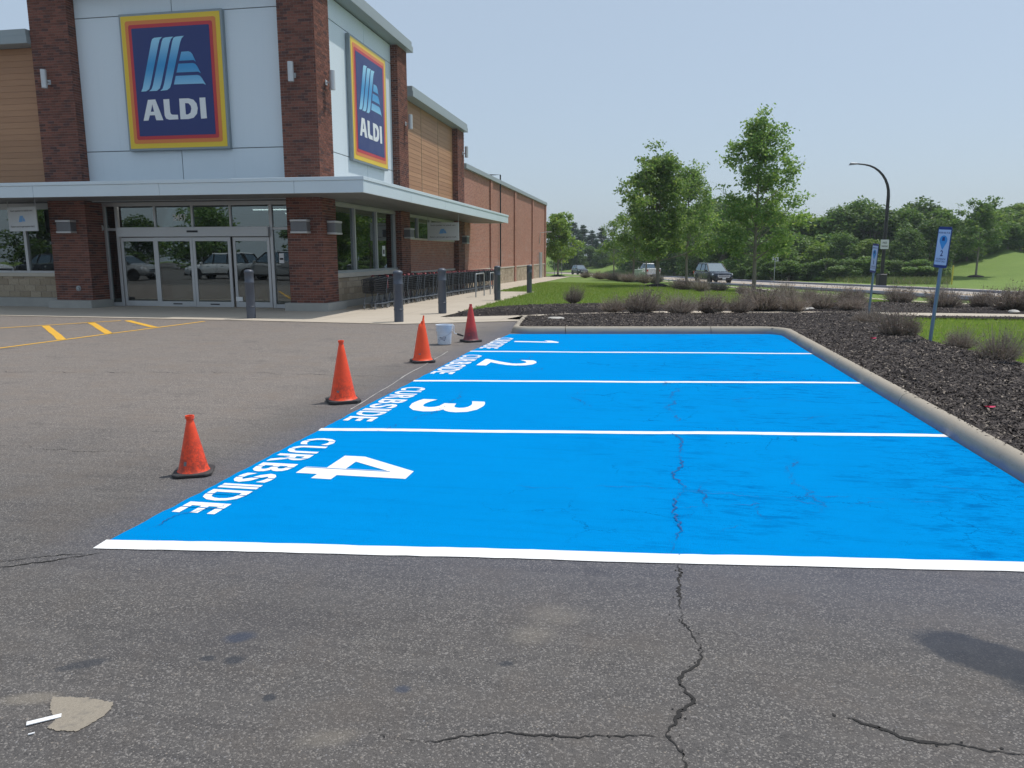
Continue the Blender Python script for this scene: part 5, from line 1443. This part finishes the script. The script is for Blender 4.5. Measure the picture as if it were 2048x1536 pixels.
def street_tree(name, H, rad, seed, leafmat, nb=34, leaf=.17, cl=10, per=44, first=.24, r0=.10, top=.96, bare=0.0):
    rng = np.random.default_rng(seed)
    t = bpy.data.objects.new(name, None); COL.objects.link(t)
    tr = MB(); n = 9; P = []; x = y = 0.0
    for k in range(n + 1):
        P.append((x, y, H * top * k / n - (.1 if k == 0 else 0))); x += rng.normal() * .022 * H / 9; y += rng.normal() * .022 * H / 9
    tr.tube(P, [r0 * (1 - .9 * (k / n) ** .9) + .008 for k in range(n + 1)], 9)
    tr.build("trunk", "bark", t, smooth=True)
    br = MB(); C = []
    az = rng.uniform(0, 6)
    for i in range(nb):
        f = first + (1 - first) * ((i + .5) / nb) ** 1.25 * .97; az += 2.4 + rng.normal() * .35
        q = f * n; k = min(int(q), n - 1); p0 = np.array(P[k]) * (1 - (q - k)) + np.array(P[k + 1]) * (q - k)
        g_ = (f - first) / (1 - first)
        env = rad * (.75 + .45 * math.sin(math.pi * min(1, g_ * .8 + .25))) * (1 - .52 * g_ ** 1.7) * (1.30 if i % 4 == 0 else 1)
        L = env * rng.uniform(.5, 1.3); el = R(18 + 38 * g_ + rng.normal() * 8)
        d = (math.cos(az) * math.cos(el), math.sin(az) * math.cos(el), math.sin(el))
        lp = limb_points(p0, d, L, rng, 6, .45, .35)
        br.tube(lp, list(np.linspace(r0 * .30 * (1 - .6 * g_) + .006, .006, len(lp))), 5, False)
        for j in range(cl):
            u = rng.uniform(.32, 1.02) ** .8; qq = u * 6; kk = min(int(qq), 5); c = lp[kk] * (1 - (qq - kk)) + lp[min(kk + 1, 6)] * (qq - kk)
            off = rng.normal(size=3) * .17 * rad * .55; c2 = c + off
            if rng.random() < .5: br.tube([c, c2], .006, 3, False)
            m_ = int(per * rng.uniform(.5, 1.4))
            C.append(c2 + rng.normal(size=(m_, 3)) * np.array([.22, .22, .13]) * (.6 + .16 * rad))
    br.build("branches", "bark", t)
    C = np.concatenate(C); obj("crown", quads("crown", leaf_quads(C, leaf, rng), leafmat), t)
    return t
def mulch_ring(loc, r_):
    pass
def put(o, lat, d, label, cat="tree", group=None, rz=None, sc=1.0, dz=-.03):
    o.location = at(lat, d, dz); o.rotation_euler = (0, 0, random.uniform(0, 6.28) if rz is None else rz); o.scale = (sc, sc, sc) if not isinstance(sc, tuple) else sc
    return tag(o, label, cat, group)
MAPLES = []
def maple(px, d, H, rad, seed, label, mat="leaf_maple", rz=0.0, **kw):
    t = street_tree("street_tree", H, rad, seed, mat, **kw); put(t, lat_of(px, d), d, label, "tree", "young trees on the lawn", rz)
    m_ = MB().lathe([(.95, -.12), (.85, .0), (.6, .11), (.3, .17), (.02, .19)], 18); V = []
    rr = random.Random(seed)
    m_.v = [(x * (1 + rr.uniform(-.06, .06)), y * (1 + rr.uniform(-.06, .06)), z + rr.uniform(-.015, .015)) for x, y, z in m_.v]
    o = m_.build("mulch_ring", "mulch", smooth=True); o.location = at(lat_of(px, d), d); tag(o, "dark mulch mound under the " + label.split(" with")[0].split(",")[0].split(" standing")[0].split(" alone")[0], "mulch mound", "mulch mounds at the trees"); MAPLES.append(t)
    return t
maple(1511, 42.5, 9.0, 2.35, 21, "tall young tree standing right of the navy SUV", nb=34, cl=10, per=50, r0=.115, first=.2)
maple(1317, 45, 7.2, 2.6, 5, "broad young tree in front of the white pickup", nb=36, cl=11, per=56, r0=.115, first=.22)
maple(1375, 57, 8.3, 2.4, 9, "young tree behind the broad one, left of the navy SUV", nb=34, cl=10, per=40, r0=.105, leaf=.18)
maple(1267, 58, 6.3, 1.7, 13, "low young tree left of the broad lawn tree", nb=26, cl=8, per=28, r0=.09)
maple(1228, 80, 5.9, 1.5, 17, "thin sparse sapling standing left of the lawn trees", "leaf_bright", nb=22, cl=6, per=20, r0=.08)
maple(1293, 82, 7.2, 1.8, 19, "small tree half hidden behind the green utility cabinets", nb=26, cl=8, per=30, r0=.10, leaf=.22)
t = maple(1116, 73, 5.7, 1.9, 23, "bright green round tree beside the building's far corner", "leaf_bright", nb=30, cl=9, per=34, leaf=.22, r0=.09)
for s_ in (-.35, .35):
    MB().tube([(s_, .15, -.1), (s_, .15, 1.75)], .03, 6).build("stake", "galv", t)

# --- dense trees of the thicket: a few crowns, reused
def thick_crown(seed, H=7.0, rad=3.0, n=5600, leaf=.34, mat="leaf_dark", low=.02, lumps=26):
    rng = np.random.default_rng(seed)
    t = bpy.data.objects.new("thicket_tree", None); COL.objects.link(t)
    MB().tube([(0, 0, -.3), (.1, .05, H * .3), (-.05, .1, H * .6), (.1, 0, H * .85)], [.2, .16, .1, .03], 8).build("trunk", "bark", t, smooth=True)
    cs = []
    for k in range(lumps):
        zf = rng.uniform(.08, .98) ** .9; env = math.sin(math.pi * min(1, (zf * .86 + .16))) ** .6
        a = rng.uniform(0, 6.28); rr_ = rad * env * rng.uniform(.35, .85); cs.append((rr_ * math.cos(a), rr_ * math.sin(a), low * H + zf * H * .86, rad * rng.uniform(.26, .42)))
    br = MB()
    for c in cs[::2]: br.tube([(0, 0, c[2] * .45), (c[0] * .5, c[1] * .5, c[2] * .8), c[:3]], [.06, .04, .015], 5, False)
    br.build("branches", "bark", t)
    C = []
    w = np.array([c[3] ** 2 for c in cs]); w /= w.sum()
    for c, ww in zip(cs, w):
        m_ = int(n * ww); d = rng.normal(size=(m_, 3)); d /= np.linalg.norm(d, axis=1)[:, None]; d[:, 2] = d[:, 2] * .8 + .12
        rr_ = c[3] * (rng.uniform(.35, 1.0, m_) ** .45) * rng.uniform(.9, 1.25, m_); C.append(np.array(c[:3]) + d * rr_[:, None])
    C = np.concatenate(C); C = C[C[:, 2] > .05]
    obj("crown", quads("crown", leaf_quads(C, leaf, rng, .5, .7), mat), t)
    return t
def conifer(seed, H=13.0, rad=3.2, n=7000):
    rng = np.random.default_rng(seed)
    t = bpy.data.objects.new("conifer_tree", None); COL.objects.link(t)
    MB().tube([(0, 0, -.3), (0, 0, H * .98)], [.22, .03], 8).build("trunk", "bark", t, smooth=True)
    br = MB(); C = []
    for i in range(70):
        f = rng.uniform(.08, .99); a = rng.uniform(0, 6.28); L = rad * (1 - f) ** .75 * rng.uniform(.6, 1.15) + .25
        p0 = np.array([0, 0, f * H]); e = p0 + np.array([math.cos(a) * L, math.sin(a) * L, -.12 * L]); br.tube([p0, e], [.035, .01], 4, False)
        m_ = int(n / 70 * (.4 + L / rad)); u = rng.uniform(.15, 1.05, m_)[:, None]; C.append(p0 + (e - p0) * u + rng.normal(size=(m_, 3)) * np.array([.28, .28, .22]) * (1.1 - .5 * u))
    br.build("branches", "bark", t)
    obj("crown", quads("crown", leaf_quads(np.concatenate(C), .36, rng, .1, .45), "needle"), t)
    return t
protos = {"d": [thick_crown(31, mat="leaf_dark", lumps=40, leaf=.26, n=7800), thick_crown(32, mat="leaf_dark", rad=3.3)], "m": [thick_crown(33, mat="leaf_mid", lumps=34, leaf=.28, n=7200), thick_crown(34, mat="leaf_mid", rad=2.7, lumps=18, leaf=.38)], "b": [thick_crown(35, mat="leaf_bright"), thick_crown(36, mat="leaf_bright", rad=3.2)], "c": [conifer(37), conifer(38, 12.0, 3.6)]}
used = {}
def grow(kind, px, d, top, label, wide=1.0, var=None):
    """one tree of the thicket: px bearing, distance, height so that its top reaches the given elevation"""
    k = protos[kind]; v = random.randrange(2) if var is None else var
    src = k[v]; first = (kind, v) not in used; used[(kind, v)] = 1
    o = src if first else copy_tree(src)
    lat = lat_of(px, d); x, y = D2W(lat, d); z = ground(x, y)
    Hn = {"c": (13.0, 12.0)}.get(kind, (7.0, 7.0))[v]
    H = (508 - top) * d / 1500.0 + 1.7 - z
    s_ = H / (Hn * (.90 if kind != "c" else 1.0)); o.location = (x, y, z - .1); o.rotation_euler = (0, 0, random.uniform(0, 6.28)); o.scale = (s_ * wide, s_ * wide, s_)
    tag(o, label, "tree", "conifers far down the road" if kind == "c" else "thicket of trees beyond the road")
    return o
LT = {"d": "dark green tree in the thicket beyond the road", "m": "mid green tree in the thicket beyond the road", "b": "yellow-green tree in the thicket beyond the road"}
for i, (px, d, top, w) in enumerate(((1130, 200, 456, 1.7), (1146, 192, 447, 1.9), (1166, 196, 452, 1.8), (1184, 190, 462, 1.8), (1202, 194, 456, 1.9), (1108, 205, 464, 1.8), (1216, 200, 478, 1.7), (1156, 184, 470, 1.9), (1194, 182, 478, 1.9), (1126, 188, 478, 1.9), (1226, 186, 486, 1.8))):
    grow("c", px, d, top, ordinal(i + 1) + " dark conifer of the far group beside the brick building", w)
front = [("d", 1128, 176, 498, 1.5), ("d", 1152, 174, 502, 1.5), ("d", 1206, 172, 500, 1.5), ("d", 1180, 178, 496, 1.5), ("m", 1238, 176, 484, 1.5), ("d", 1262, 160, 470, 1.4), ("d", 1292, 150, 462, 1.4), ("m", 1322, 142, 455, 1.4), ("d", 1352, 134, 446, 1.3), ("d", 1384, 128, 436, 1.3), ("d", 1416, 124, 420, 1.2), ("m", 1440, 116, 404, 1.1),
         ("d", 1474, 112, 412, 1.2), ("m", 1476, 98, 450, 1.2), ("m", 1520, 100, 430, 1.2), ("d", 1556, 96, 440, 1.2), ("b", 1604, 93, 437, 1.2), ("m", 1590, 88, 470, 1.2), ("m", 1640, 92, 440, 1.2), ("d", 1676, 92, 428, 1.1), ("d", 1716, 93, 416, 1.1), ("d", 1744, 90, 428, 1.1),
         ("m", 1772, 92, 446, 1.1), ("d", 1806, 90, 430, 1.1), ("d", 1838, 92, 414, 1.0), ("m", 1870, 90, 424, 1.0), ("d", 1862, 84, 448, 1.0), ("m", 1560, 84, 492, 1.4), ("b", 1634, 85, 488, 1.3), ("d", 1682, 85, 474, 1.2), ("b", 1738, 84, 482, 1.2), ("d", 1812, 83, 466, 1.1), ("m", 1500, 90, 476, 1.3), ("d", 1446, 98, 480, 1.4), ("d", 1405, 106, 470, 1.3), ("m", 1540, 112, 448, 1.2), ("b", 1690, 106, 438, 1.2), ("m", 1895, 100, 446, 1.1)]
SEGS = [(0, 1302, "left of the white pickup"), (1302, 1413, "between the pickup and the navy SUV"), (1413, 1511, "between the navy SUV and the tall tree"), (1511, 1600, "around the speed sign"), (1600, 1767, "between the speed sign and the lamp"), (1767, 3000, "right of the street lamp")]
cnt = {}
for k, px, d, top, w in sorted(front, key=lambda q: q[1]):
    seg = [q for q in SEGS if q[0] <= px < q[1]][0]; cnt[seg] = cnt.get(seg, 0) + 1
    grow(k, px, d, top, {"d": "dark green", "m": "mid green", "b": "yellow-green"}[k] + " thicket tree, " + ordinal(cnt[seg]) + " from left " + seg[2], w)
for i, (px, d, top) in enumerate(((1918, 97, 452), (1946, 98, 440), (1972, 99, 428), (1998, 100, 420), (2024, 101, 416), (2048, 101, 414), (2076, 102, 418), (2110, 102, 420), (1932, 106, 446), (1986, 108, 424), (2036, 108, 412), (2150, 103, 424), (1908, 90, 470), (1934, 90, 474), (1966, 91, 462), (1990, 92, 452), (2014, 92, 446), (2040, 93, 440), (2070, 93, 440))):
    grow("m" if px % 4 else "b", px, d, top, ordinal(i + 1) + " light green tree on the grassy mound at right", 1.25)
maple(1956, 80, 7.2, 2.7, 29, "spreading young tree alone at the foot of the grassy mound", "leaf_mid", nb=28, cl=9, per=30, leaf=.26, r0=.11, first=.36)
# shorter scrub hiding the foot of the thicket
for i, (px, d, h_) in enumerate(((1480, 88, 1.6), (1516, 84, 1.8), (1548, 81, 2.2), (1580, 80, 2.4), (1618, 80, 2.0), (1654, 79, 2.6), (1700, 79, 2.4), (1744, 79, 2.8), (1790, 79, 2.2), (1832, 78, 2.4), (1872, 78, 2.0))):
    src = protos["m" if i % 2 else "d"][i % 2]; o = copy_tree(src); o.name = "scrub_bush"
    x, y = D2W(lat_of(px, d), d); s_ = h_ / 7.0; o.location = (x, y, ground(x, y) - .1); o.scale = (s_ * 2.0, s_ * 2.0, s_); o.rotation_euler = (0, 0, i * 1.3)
    tag(o, ordinal(i + 1) + " low scrub bush from the left at the foot of the thicket", "bush", "scrub at the foot of the thicket")
# trees behind the car park (only ever seen mirrored in the shop glass)
for i, (x, y, s_) in enumerate(((-70, -34, 1.1), (-62, -40, .9), (-52, -38, 1.2), (-43, -44, .8), (-36, -40, .7), (-82, -30, 1.0), (-92, -20, 1.2))):
    o = copy_tree(protos["d" if i % 2 else "m"][i % 2]); o.location = (x, y, -.1); o.scale = (s_ * 1.2, s_ * 1.2, s_)
    tag(o, ordinal(i + 1) + " green tree behind the car park, mirrored in the shop glass", "tree", "trees mirrored in the shop glass")

# --- dried shrubs in the beds
def shrub_variant(seed, leafy, n=620):
    rng = np.random.default_rng(seed)
    t = bpy.data.objects.new("dry_shrub", None); COL.objects.link(t)
    a = rng.uniform(0, 2 * np.pi, n); el = np.arcsin(rng.uniform(.30, 1.0, n)); L = rng.uniform(.55, 1.08, n) * (.78 + .26 * np.sin(a * 2 + seed) * np.cos(a * 3 + 1.7 * seed) + .12)
    d = np.stack([np.cos(a) * np.cos(el), np.sin(a) * np.cos(el), np.sin(el)], 1)
    base = np.stack([np.cos(a) * .18 * rng.random(n), np.sin(a) * .18 * rng.random(n), np.zeros(n)], 1)
    mid = base + d * (L * .55)[:, None] * np.array([1.0, 1.0, .8]); tip = base + d * L[:, None] + np.stack([np.zeros(n), np.zeros(n), .12 * L], 1) + rng.normal(size=(n, 3)) * .05
    side = np.cross(d, rng.normal(size=(n, 3))); side /= np.linalg.norm(side, axis=1)[:, None]; w = rng.uniform(.006, .013, n)[:, None]
    Q = np.concatenate([np.stack([base - side * w, base + side * w, mid + side * w, mid - side * w], 1), np.stack([mid - side * w, mid + side * w, tip + side * w * .3, tip - side * w * .3], 1)])
    # side twigs
    m_ = n * 3; i = rng.integers(0, n, m_); u = rng.uniform(.35, .95, m_)[:, None]; p = mid[i] * (1 - u) + tip[i] * u; q = p + rng.normal(size=(m_, 3)) * .075 + d[i] * .07
    sd = np.cross(q - p, rng.normal(size=(m_, 3))); sd /= np.linalg.norm(sd, axis=1)[:, None] + 1e-9
    Q = np.concatenate([Q, np.stack([p - sd * .004, p + sd * .004, q + sd * .002, q - sd * .002], 1)])
    obj("stems", quads("stems", Q, "dry_stem"), t)
    k = int(1500 * leafy); i = rng.integers(0, n, k); u = rng.uniform(-.3, 1.0, k)[:, None]; C = mid[i] + (tip[i] - mid[i]) * u + rng.normal(size=(k, 3)) * .04
    C = C[C[:, 2] > .03]
    obj("leaves", quads("leaves", leaf_quads(C, .062, rng), "dry_leaf"), t)
    return t
SV = [shrub_variant(51, .7, 520), shrub_variant(52, 1.8, 620), shrub_variant(53, 1.2, 480), shrub_variant(54, 2.8, 520)]
SHR = [(-2.54, 25.1, .50, .62, 0, "small grey shrub alone at the lawn edge right of the far bollards"),
       (-1.05, 21.3, .62, .56, 2, "leftmost dried shrub of the row behind the back kerb"), (-.25, 21.0, .80, .72, 1, "big purplish shrub above the back kerb near its left end"),
       (.80, 21.1, .66, .62, 0, "pale twiggy shrub in the middle of the row behind the kerb"), (1.65, 21.4, .68, .62, 3, "brownish leafy shrub right of the pale twiggy one behind the kerb"), (2.45, 21.6, .60, .56, 2, "low grey shrub behind the right corner of the back kerb"),
       (3.25, 22.9, .84, .86, 1, "large dark shrub below the tall young tree"), (4.05, 22.6, .62, .66, 0, "grey shrub touching the large dark one's right side"), (4.95, 23.6, .80, .72, 2, "wide grey shrub below the speed limit sign"),
       (4.9, 28.8, .70, .76, 0, "shrub near the road pavement behind the wide grey shrub"), (5.7, 28.9, .55, .60, 2, "half hidden shrub behind the row, near the pavement"), (6.5, 26.4, .72, .76, 1, "shrub just left of the farther stall sign's post"), (5.75, 23.3, .62, .42, 3, "small low shrub at the foot of the farther stall sign"),
       (8.6, 28.4, .84, .82, 2, "round shrub between the two stall signs near the road"), (9.0, 25.3, .85, .74, 0, "wide shrub behind the stall 2 sign post"), (10.1, 25.6, .60, .60, 3, "reddish shrub right of the stall 2 sign post"), (10.25, 23.9, .85, .80, 3, "dark reddish shrub at the right edge beyond the grass patch"),
       (11.4, 24.0, .7, .7, 1, "shrub at the right edge behind the dark reddish one"),
       (4.95, 18.6, .52, .42, 0, "sparse shrub in the mulch left of the stall 2 sign"), (4.78, 15.6, .58, .68, 1, "grey shrub beside the stall 2 sign's post"), (5.2, 13.9, .42, .40, 2, "low shrub at the edge of the bright grass patch"), (5.15, 12.25, .46, .66, 0, "nearest bushy grey shrub at the right edge"),
       (1.7, 41.0, .95, .80, 1, "largest shrub at the foot of the lawn trees left of the SUV"), (2.5, 39.0, .80, .72, 0, "shrub on the lawn just below the navy SUV's front wheel"), (3.2, 43.2, .55, .62, 3, "dark small shrub in front of the navy SUV's grille"), (3.6, 41.8, .65, .60, 2, "low shrub under the navy SUV's bumper"), (4.3, 37.0, .50, .55, 1, "lone small shrub on the lawn left of the tall tree"),
       (-5.6, 66, .75, .70, 0, "small shrub far left of the utility cabinets"), (-4.0, 62, .95, .80, 1, "far shrub below the sparse sapling"), (-3.0, 60, .95, .78, 2, "far shrub right of the sapling's foot"), (-2.4, 57, .9, .72, 0, "far shrub midway to the utility cabinets"), (-1.6, 55, .95, .80, 1, "far shrub in front of the utility cabinets"), (-.4, 53, .85, .78, 2, "far shrub right of the utility cabinets"), (.3, 55.5, .85, .72, 0, "far shrub below the white pickup's bed")]
svu = set()
for x, y, r_, h_, v, lab in SHR:
    o = SV[v] if v not in svu else copy_tree(SV[v]); svu.add(v)
    zb_ = .08 if y < 30 else .02
    o.location = (x, y, ground(x, y) + zb_); o.scale = (r_ * random.uniform(.72, .98), r_ * random.uniform(.72, .95), h_ / 1.08 * random.uniform(.9, 1.1)); o.rotation_euler = (0, 0, random.uniform(0, 6.28)); tag(o, lab, "shrub", "dried shrubs in the beds")

# --- mulch beds
def in_poly(P, X, Y):
    inside = np.zeros(X.shape, bool); n = len(P)
    for i in range(n):
        (x0, y0), (x1, y1) = P[i], P[(i + 1) % n]
        c = ((y0 > Y) != (y1 > Y)); inside ^= c & (X < (x1 - x0) * (Y - y0) / (y1 - y0 + 1e-12) + x0)
    return inside
MUL = [(-5.55, 19.85), (-5.55, 21.2), (-4.7, 23.4), (-2.8, 24.95), (1, 25.0), (4, 26.6), (6.2, 27.6), (8.0, 29.2), (10.2, 29.0), (11, 27.3), (17, 27.3), (17, 21.35), (6.3, 21.35), (5.95, 19.5), (5.6, 17.5), (5.3, 15.6), (5.4, 13.6), (5.65, 12.3), (6.0, 2), (2.9, -3), (2.9, 16.75), (2.3, 16.98), (-2.6, 16.08), (-2.98, 16.6), (-3.1, 19.3)]
def seg_dist(P, X, Y, closed=False):
    D = np.full(X.shape, 1e9); n = len(P)
    for i in range(n if closed else n - 1):
        (x0, y0), (x1, y1) = P[i], P[(i + 1) % n]; dx, dy = x1 - x0, y1 - y0; t_ = np.clip(((X - x0) * dx + (Y - y0) * dy) / (dx * dx + dy * dy), 0, 1)
        D = np.minimum(D, np.hypot(X - x0 - t_ * dx, Y - y0 - t_ * dy))
    return D
def lump(X, Y):
    return .5 * np.sin(X * 2.1 + 1.3 * np.sin(Y * 1.1)) * np.sin(Y * 1.7 + .6) + .3 * np.sin(X * 5.3 + Y * 2.9) * np.sin(Y * 4.7 - X * 1.7)
KERBC = [(2.82, -3.0), (2.78, 16.45), (2.3, 16.9), (-2.55, 15.93), (-3.0, 16.4), (-3.25, 19.0)]
def bed_z(X, Y):
    e = np.clip(seg_dist(MUL, X, Y, True) / .45, 0, 1); right = np.clip((X - 2.9) / .3, 0, 1) * np.clip((17.2 - Y) / .4, 0, 1)
    kd = seg_dist(KERBC, X, Y); base = -.012 + .13 * e + .05 * np.maximum(0, np.minimum(1, (X - 3.2) / 1.5)) * (Y < 22)
    base = np.maximum(base, .132 - .10 * np.maximum(0, kd - .20))
    wz = .006 + .06 * np.clip((X + 2) / 4, 0, 1); e2 = np.clip((seg_dist(WALKC, X, Y) - .50) / .30, 0, 1)
    base = wz * (1 - e2) + base * e2
    return base + .025 * lump(X, Y) * e * e2
gx_ = np.arange(-5.7, 17.05, .12); gy_ = np.arange(-3.1, 29.4, .12); GX, GYm = np.meshgrid(gx_, gy_)
def mulch_mask(X, Y):
    wob = .10 * np.sin(X * 3.1) * np.cos(Y * 2.3) + .06 * np.sin(X * 9 + Y * 7)
    return in_poly(MUL, X + wob * (X < 20) * (np.abs(X - 3) > .4) * (Y > 17.6), Y + 0 * wob) & (seg_dist(WALKC, X, Y) > .48)
cx_, cy_ = GX[:-1, :-1] + .06, GYm[:-1, :-1] + .06
cm = mulch_mask(cx_, cy_)
Z = bed_z(GX, GYm) + np.vectorize(ground)(GX, GYm)
idx = np.arange(GX.size).reshape(GX.shape); jj, ii = np.nonzero(cm)
F = np.stack([idx[jj, ii], idx[jj, ii + 1], idx[jj + 1, ii + 1], idx[jj + 1, ii]], 1)
usedv, inv = np.unique(F, return_inverse=True); F = inv.reshape(F.shape)
mb = MB(); mb.v = np.stack([GX.ravel(), GYm.ravel(), Z.ravel()], 1)[usedv].tolist(); mb.f = F.tolist()
tag(mb.build("mulch_bed", "mulch", smooth=True), kind="structure")
def scatter(n, box, mask, power=0.0):
    out = []
    tot = 0
    while tot < n:
        X = RNG.uniform(box[0], box[1], n); Y = RNG.uniform(box[2], box[3], n); k = mask(X, Y)
        if power: k &= RNG.random(n) < np.clip((9.0 / np.hypot(X, Y)) ** power, 0, 1)
        out.append(np.stack([X[k], Y[k]], 1)); tot += k.sum()
    return np.concatenate(out)[:n]
gvec = np.vectorize(ground)
XY = scatter(95000, (-5.6, 12, 3.5, 29.3), mulch_mask, 1.3); n = len(XY)
Zc = bed_z(XY[:, 0], XY[:, 1]) + gvec(XY[:, 0], XY[:, 1])
C = np.concatenate([XY, (Zc + RNG.uniform(.002, .02, n))[:, None]], 1)
a = RNG.uniform(0, np.pi, n); tl = RNG.normal(0, .35, n); ln = RNG.uniform(.010, .032, n)[:, None]; wd = RNG.uniform(.003, .008, n)[:, None]
u = np.stack([np.cos(a) * np.cos(tl), np.sin(a) * np.cos(tl), np.sin(tl)], 1); v = np.stack([-np.sin(a), np.cos(a), RNG.normal(0, .4, n)], 1)
tag(obj("mulch_chips", quads("mulch_chips", np.stack([C - u * ln - v * wd, C + u * ln - v * wd, C + u * ln + v * wd, C - u * ln + v * wd], 1), "chip")), "dark shredded wood mulch covering the planting beds", "mulch", kind="stuff")
# --- grass blades
PATCH = [(6.3, 21.3), (5.95, 19.5), (5.6, 17.5), (5.3, 15.6), (5.4, 13.6), (5.65, 12.3), (6.0, 8), (12, 8), (14, 21.3)]
LAWN = [(-5.5, 21.4), (-4.7, 23.4), (-2.8, 24.95), (1, 25.0), (4, 26.6), (6.2, 27.6), (8, 29.2), (12, 29.5), (9, 48), (-7.4, 52), (-7.4, 36.2), (-5.5, 35.8)]
def blades(XY, h, w):
    n = len(XY); z = gvec(XY[:, 0], XY[:, 1]); b = np.concatenate([XY, (z - .005)[:, None]], 1); a = RNG.uniform(0, 6.28, n)
    sd = np.stack([np.cos(a), np.sin(a), np.zeros(n)], 1) * (w * RNG.uniform(.6, 1.3, n))[:, None]
    hh = h * RNG.uniform(.5, 1.3, n); tip = b + np.stack([RNG.normal(0, .45, n) * hh, RNG.normal(0, .45, n) * hh, hh], 1)
    return np.stack([b - sd, b + sd, tip], 1)
XY = scatter(70000, (5.4, 14, 9, 21.3), lambda X, Y: in_poly(PATCH, X + .12 * np.sin(Y * 5) + .08 * np.sin(Y * 13), Y))
tag(obj("grass_patch_blades", quads("grass_patch_blades", blades(XY, .085, .006), "blade")), "bright short grass in the patch right of the stall signs", "grass", kind="stuff")
XY = scatter(130000, (-7.5, 12, 21, 52), lambda X, Y: in_poly(LAWN, X + .08 * np.sin(Y * 4), Y))
tag(obj("lawn_blades", quads("lawn_blades", blades(XY, .075, .009), "blade")), "mown green grass of the lawn between store and road", "grass", kind="stuff")
pts = []
for k in range(16000):
    d = RNG.uniform(66, 84); lt = lat_of(RNG.uniform(1430, 1905), d); ov = lt - road_lat(d) - 7.0
    if ov > 8.5 and RNG.random() < .9: pts.append(D2W(lt, d))
tag(obj("tall_grass", quads("tall_grass", blades(np.array(pts), .55, .03), "tall_grass")), "tall pale grass along the foot of the thicket", "grass", kind="stuff")

# ------------------------------------------------------------------ small things on the ground
o = MB().box(-.055, .055, -.012, .012, 0, .003).build("tape_strip", "paper"); o.location = (-2.155, 2.165, .004); o.rotation_euler = (0, 0, R(38)); tag(o, "white strip of tape lying on the asphalt at lower left", "tape strip")
o = MB().box(-.010, .010, -.003, .003, 0, .003).build("paper_scrap", "paper"); o.location = (-2.135, 2.085, .004); o.rotation_euler = (0, 0, R(38)); tag(o, "tiny white scrap below the tape strip", "paper scrap")
o = MB().lathe([(.22, 0), (.22, .03), (.18, .045), (.02, .05)], 20).build("valve_cover", "stone", smooth=True); o.location = (-2.3, 18.6, .10); tag(o, "pale round valve cover in the mulch at the bed's left end", "valve cover")
for i, (x, y, s_) in enumerate(((4.35, 23.0, .17), (4.15, 22.7, .13), (4.6, 23.2, .12), (9.9, 22.95, .14), (4.9, 19.2, .06), (4.95, 16.0, .05))):
    rr = random.Random(i); m_ = MB().lathe([(.3, -.5), (.9, -.3), (1.0, 0), (.7, .4), (.2, .55)], 9)
    m_.v = [(a * s_ * rr.uniform(.8, 1.2), b * s_ * rr.uniform(.8, 1.2), c * s_ * .7) for a, b, c in m_.v]
    o = m_.build("pale_rock", "stone", smooth=True); o.location = (x, y, ground(x, y) + .13); tag(o, ("largest pale rock in the mulch below the speed sign", "pale rock just left of the largest rock in the mulch", "pale rock just right of the largest rock in the mulch", "pale rock at the foot of the dark reddish shrub at right", "small pale stone by the sparse shrub in the mulch", "small pale stone at the foot of the stall 2 sign")[i], "rock", "pale rocks in the mulch")
for x, y, lab in ((4.05, 14.7, "pink ribbon scrap on the mulch near the back of the kerb"), (3.45, 8.3, "pink ribbon scrap on the mulch beside the near kerb")):
    m_ = MB(); rr = random.Random(int(x * 10))
    for k in range(5):
        a = rr.uniform(0, 6.28); m_.quad((0, 0, 0), (.05 * math.cos(a), .05 * math.sin(a), .01), (.06 * math.cos(a + .4), .06 * math.sin(a + .4), .02), (.015, .01, .015))
    o = m_.build("pink_ribbon", "pink"); o.location = (x, y, float(bed_z(np.array([x]), np.array([y]))[0]) + .02); tag(o, lab, "ribbon")

# ------------------------------------------------------------------ summer haze
hz = N("humid_air"); hz.t.nodes.remove(hz.b)
pv = hz.n("ShaderNodeVolumePrincipled"); pv.inputs["Color"].default_value = (0.80, 0.88, 0.96, 1); pv.inputs["Density"].default_value = 0.00045; pv.inputs["Anisotropy"].default_value = 0.3
hz.t.links.new(pv.outputs[0], hz.out.inputs["Volume"])
tag(MB().box(-255, 295, -118, 600, -14, 24).build("haze", hz.m), "thin pale summer haze in the air over the whole place", "haze", kind="stuff")
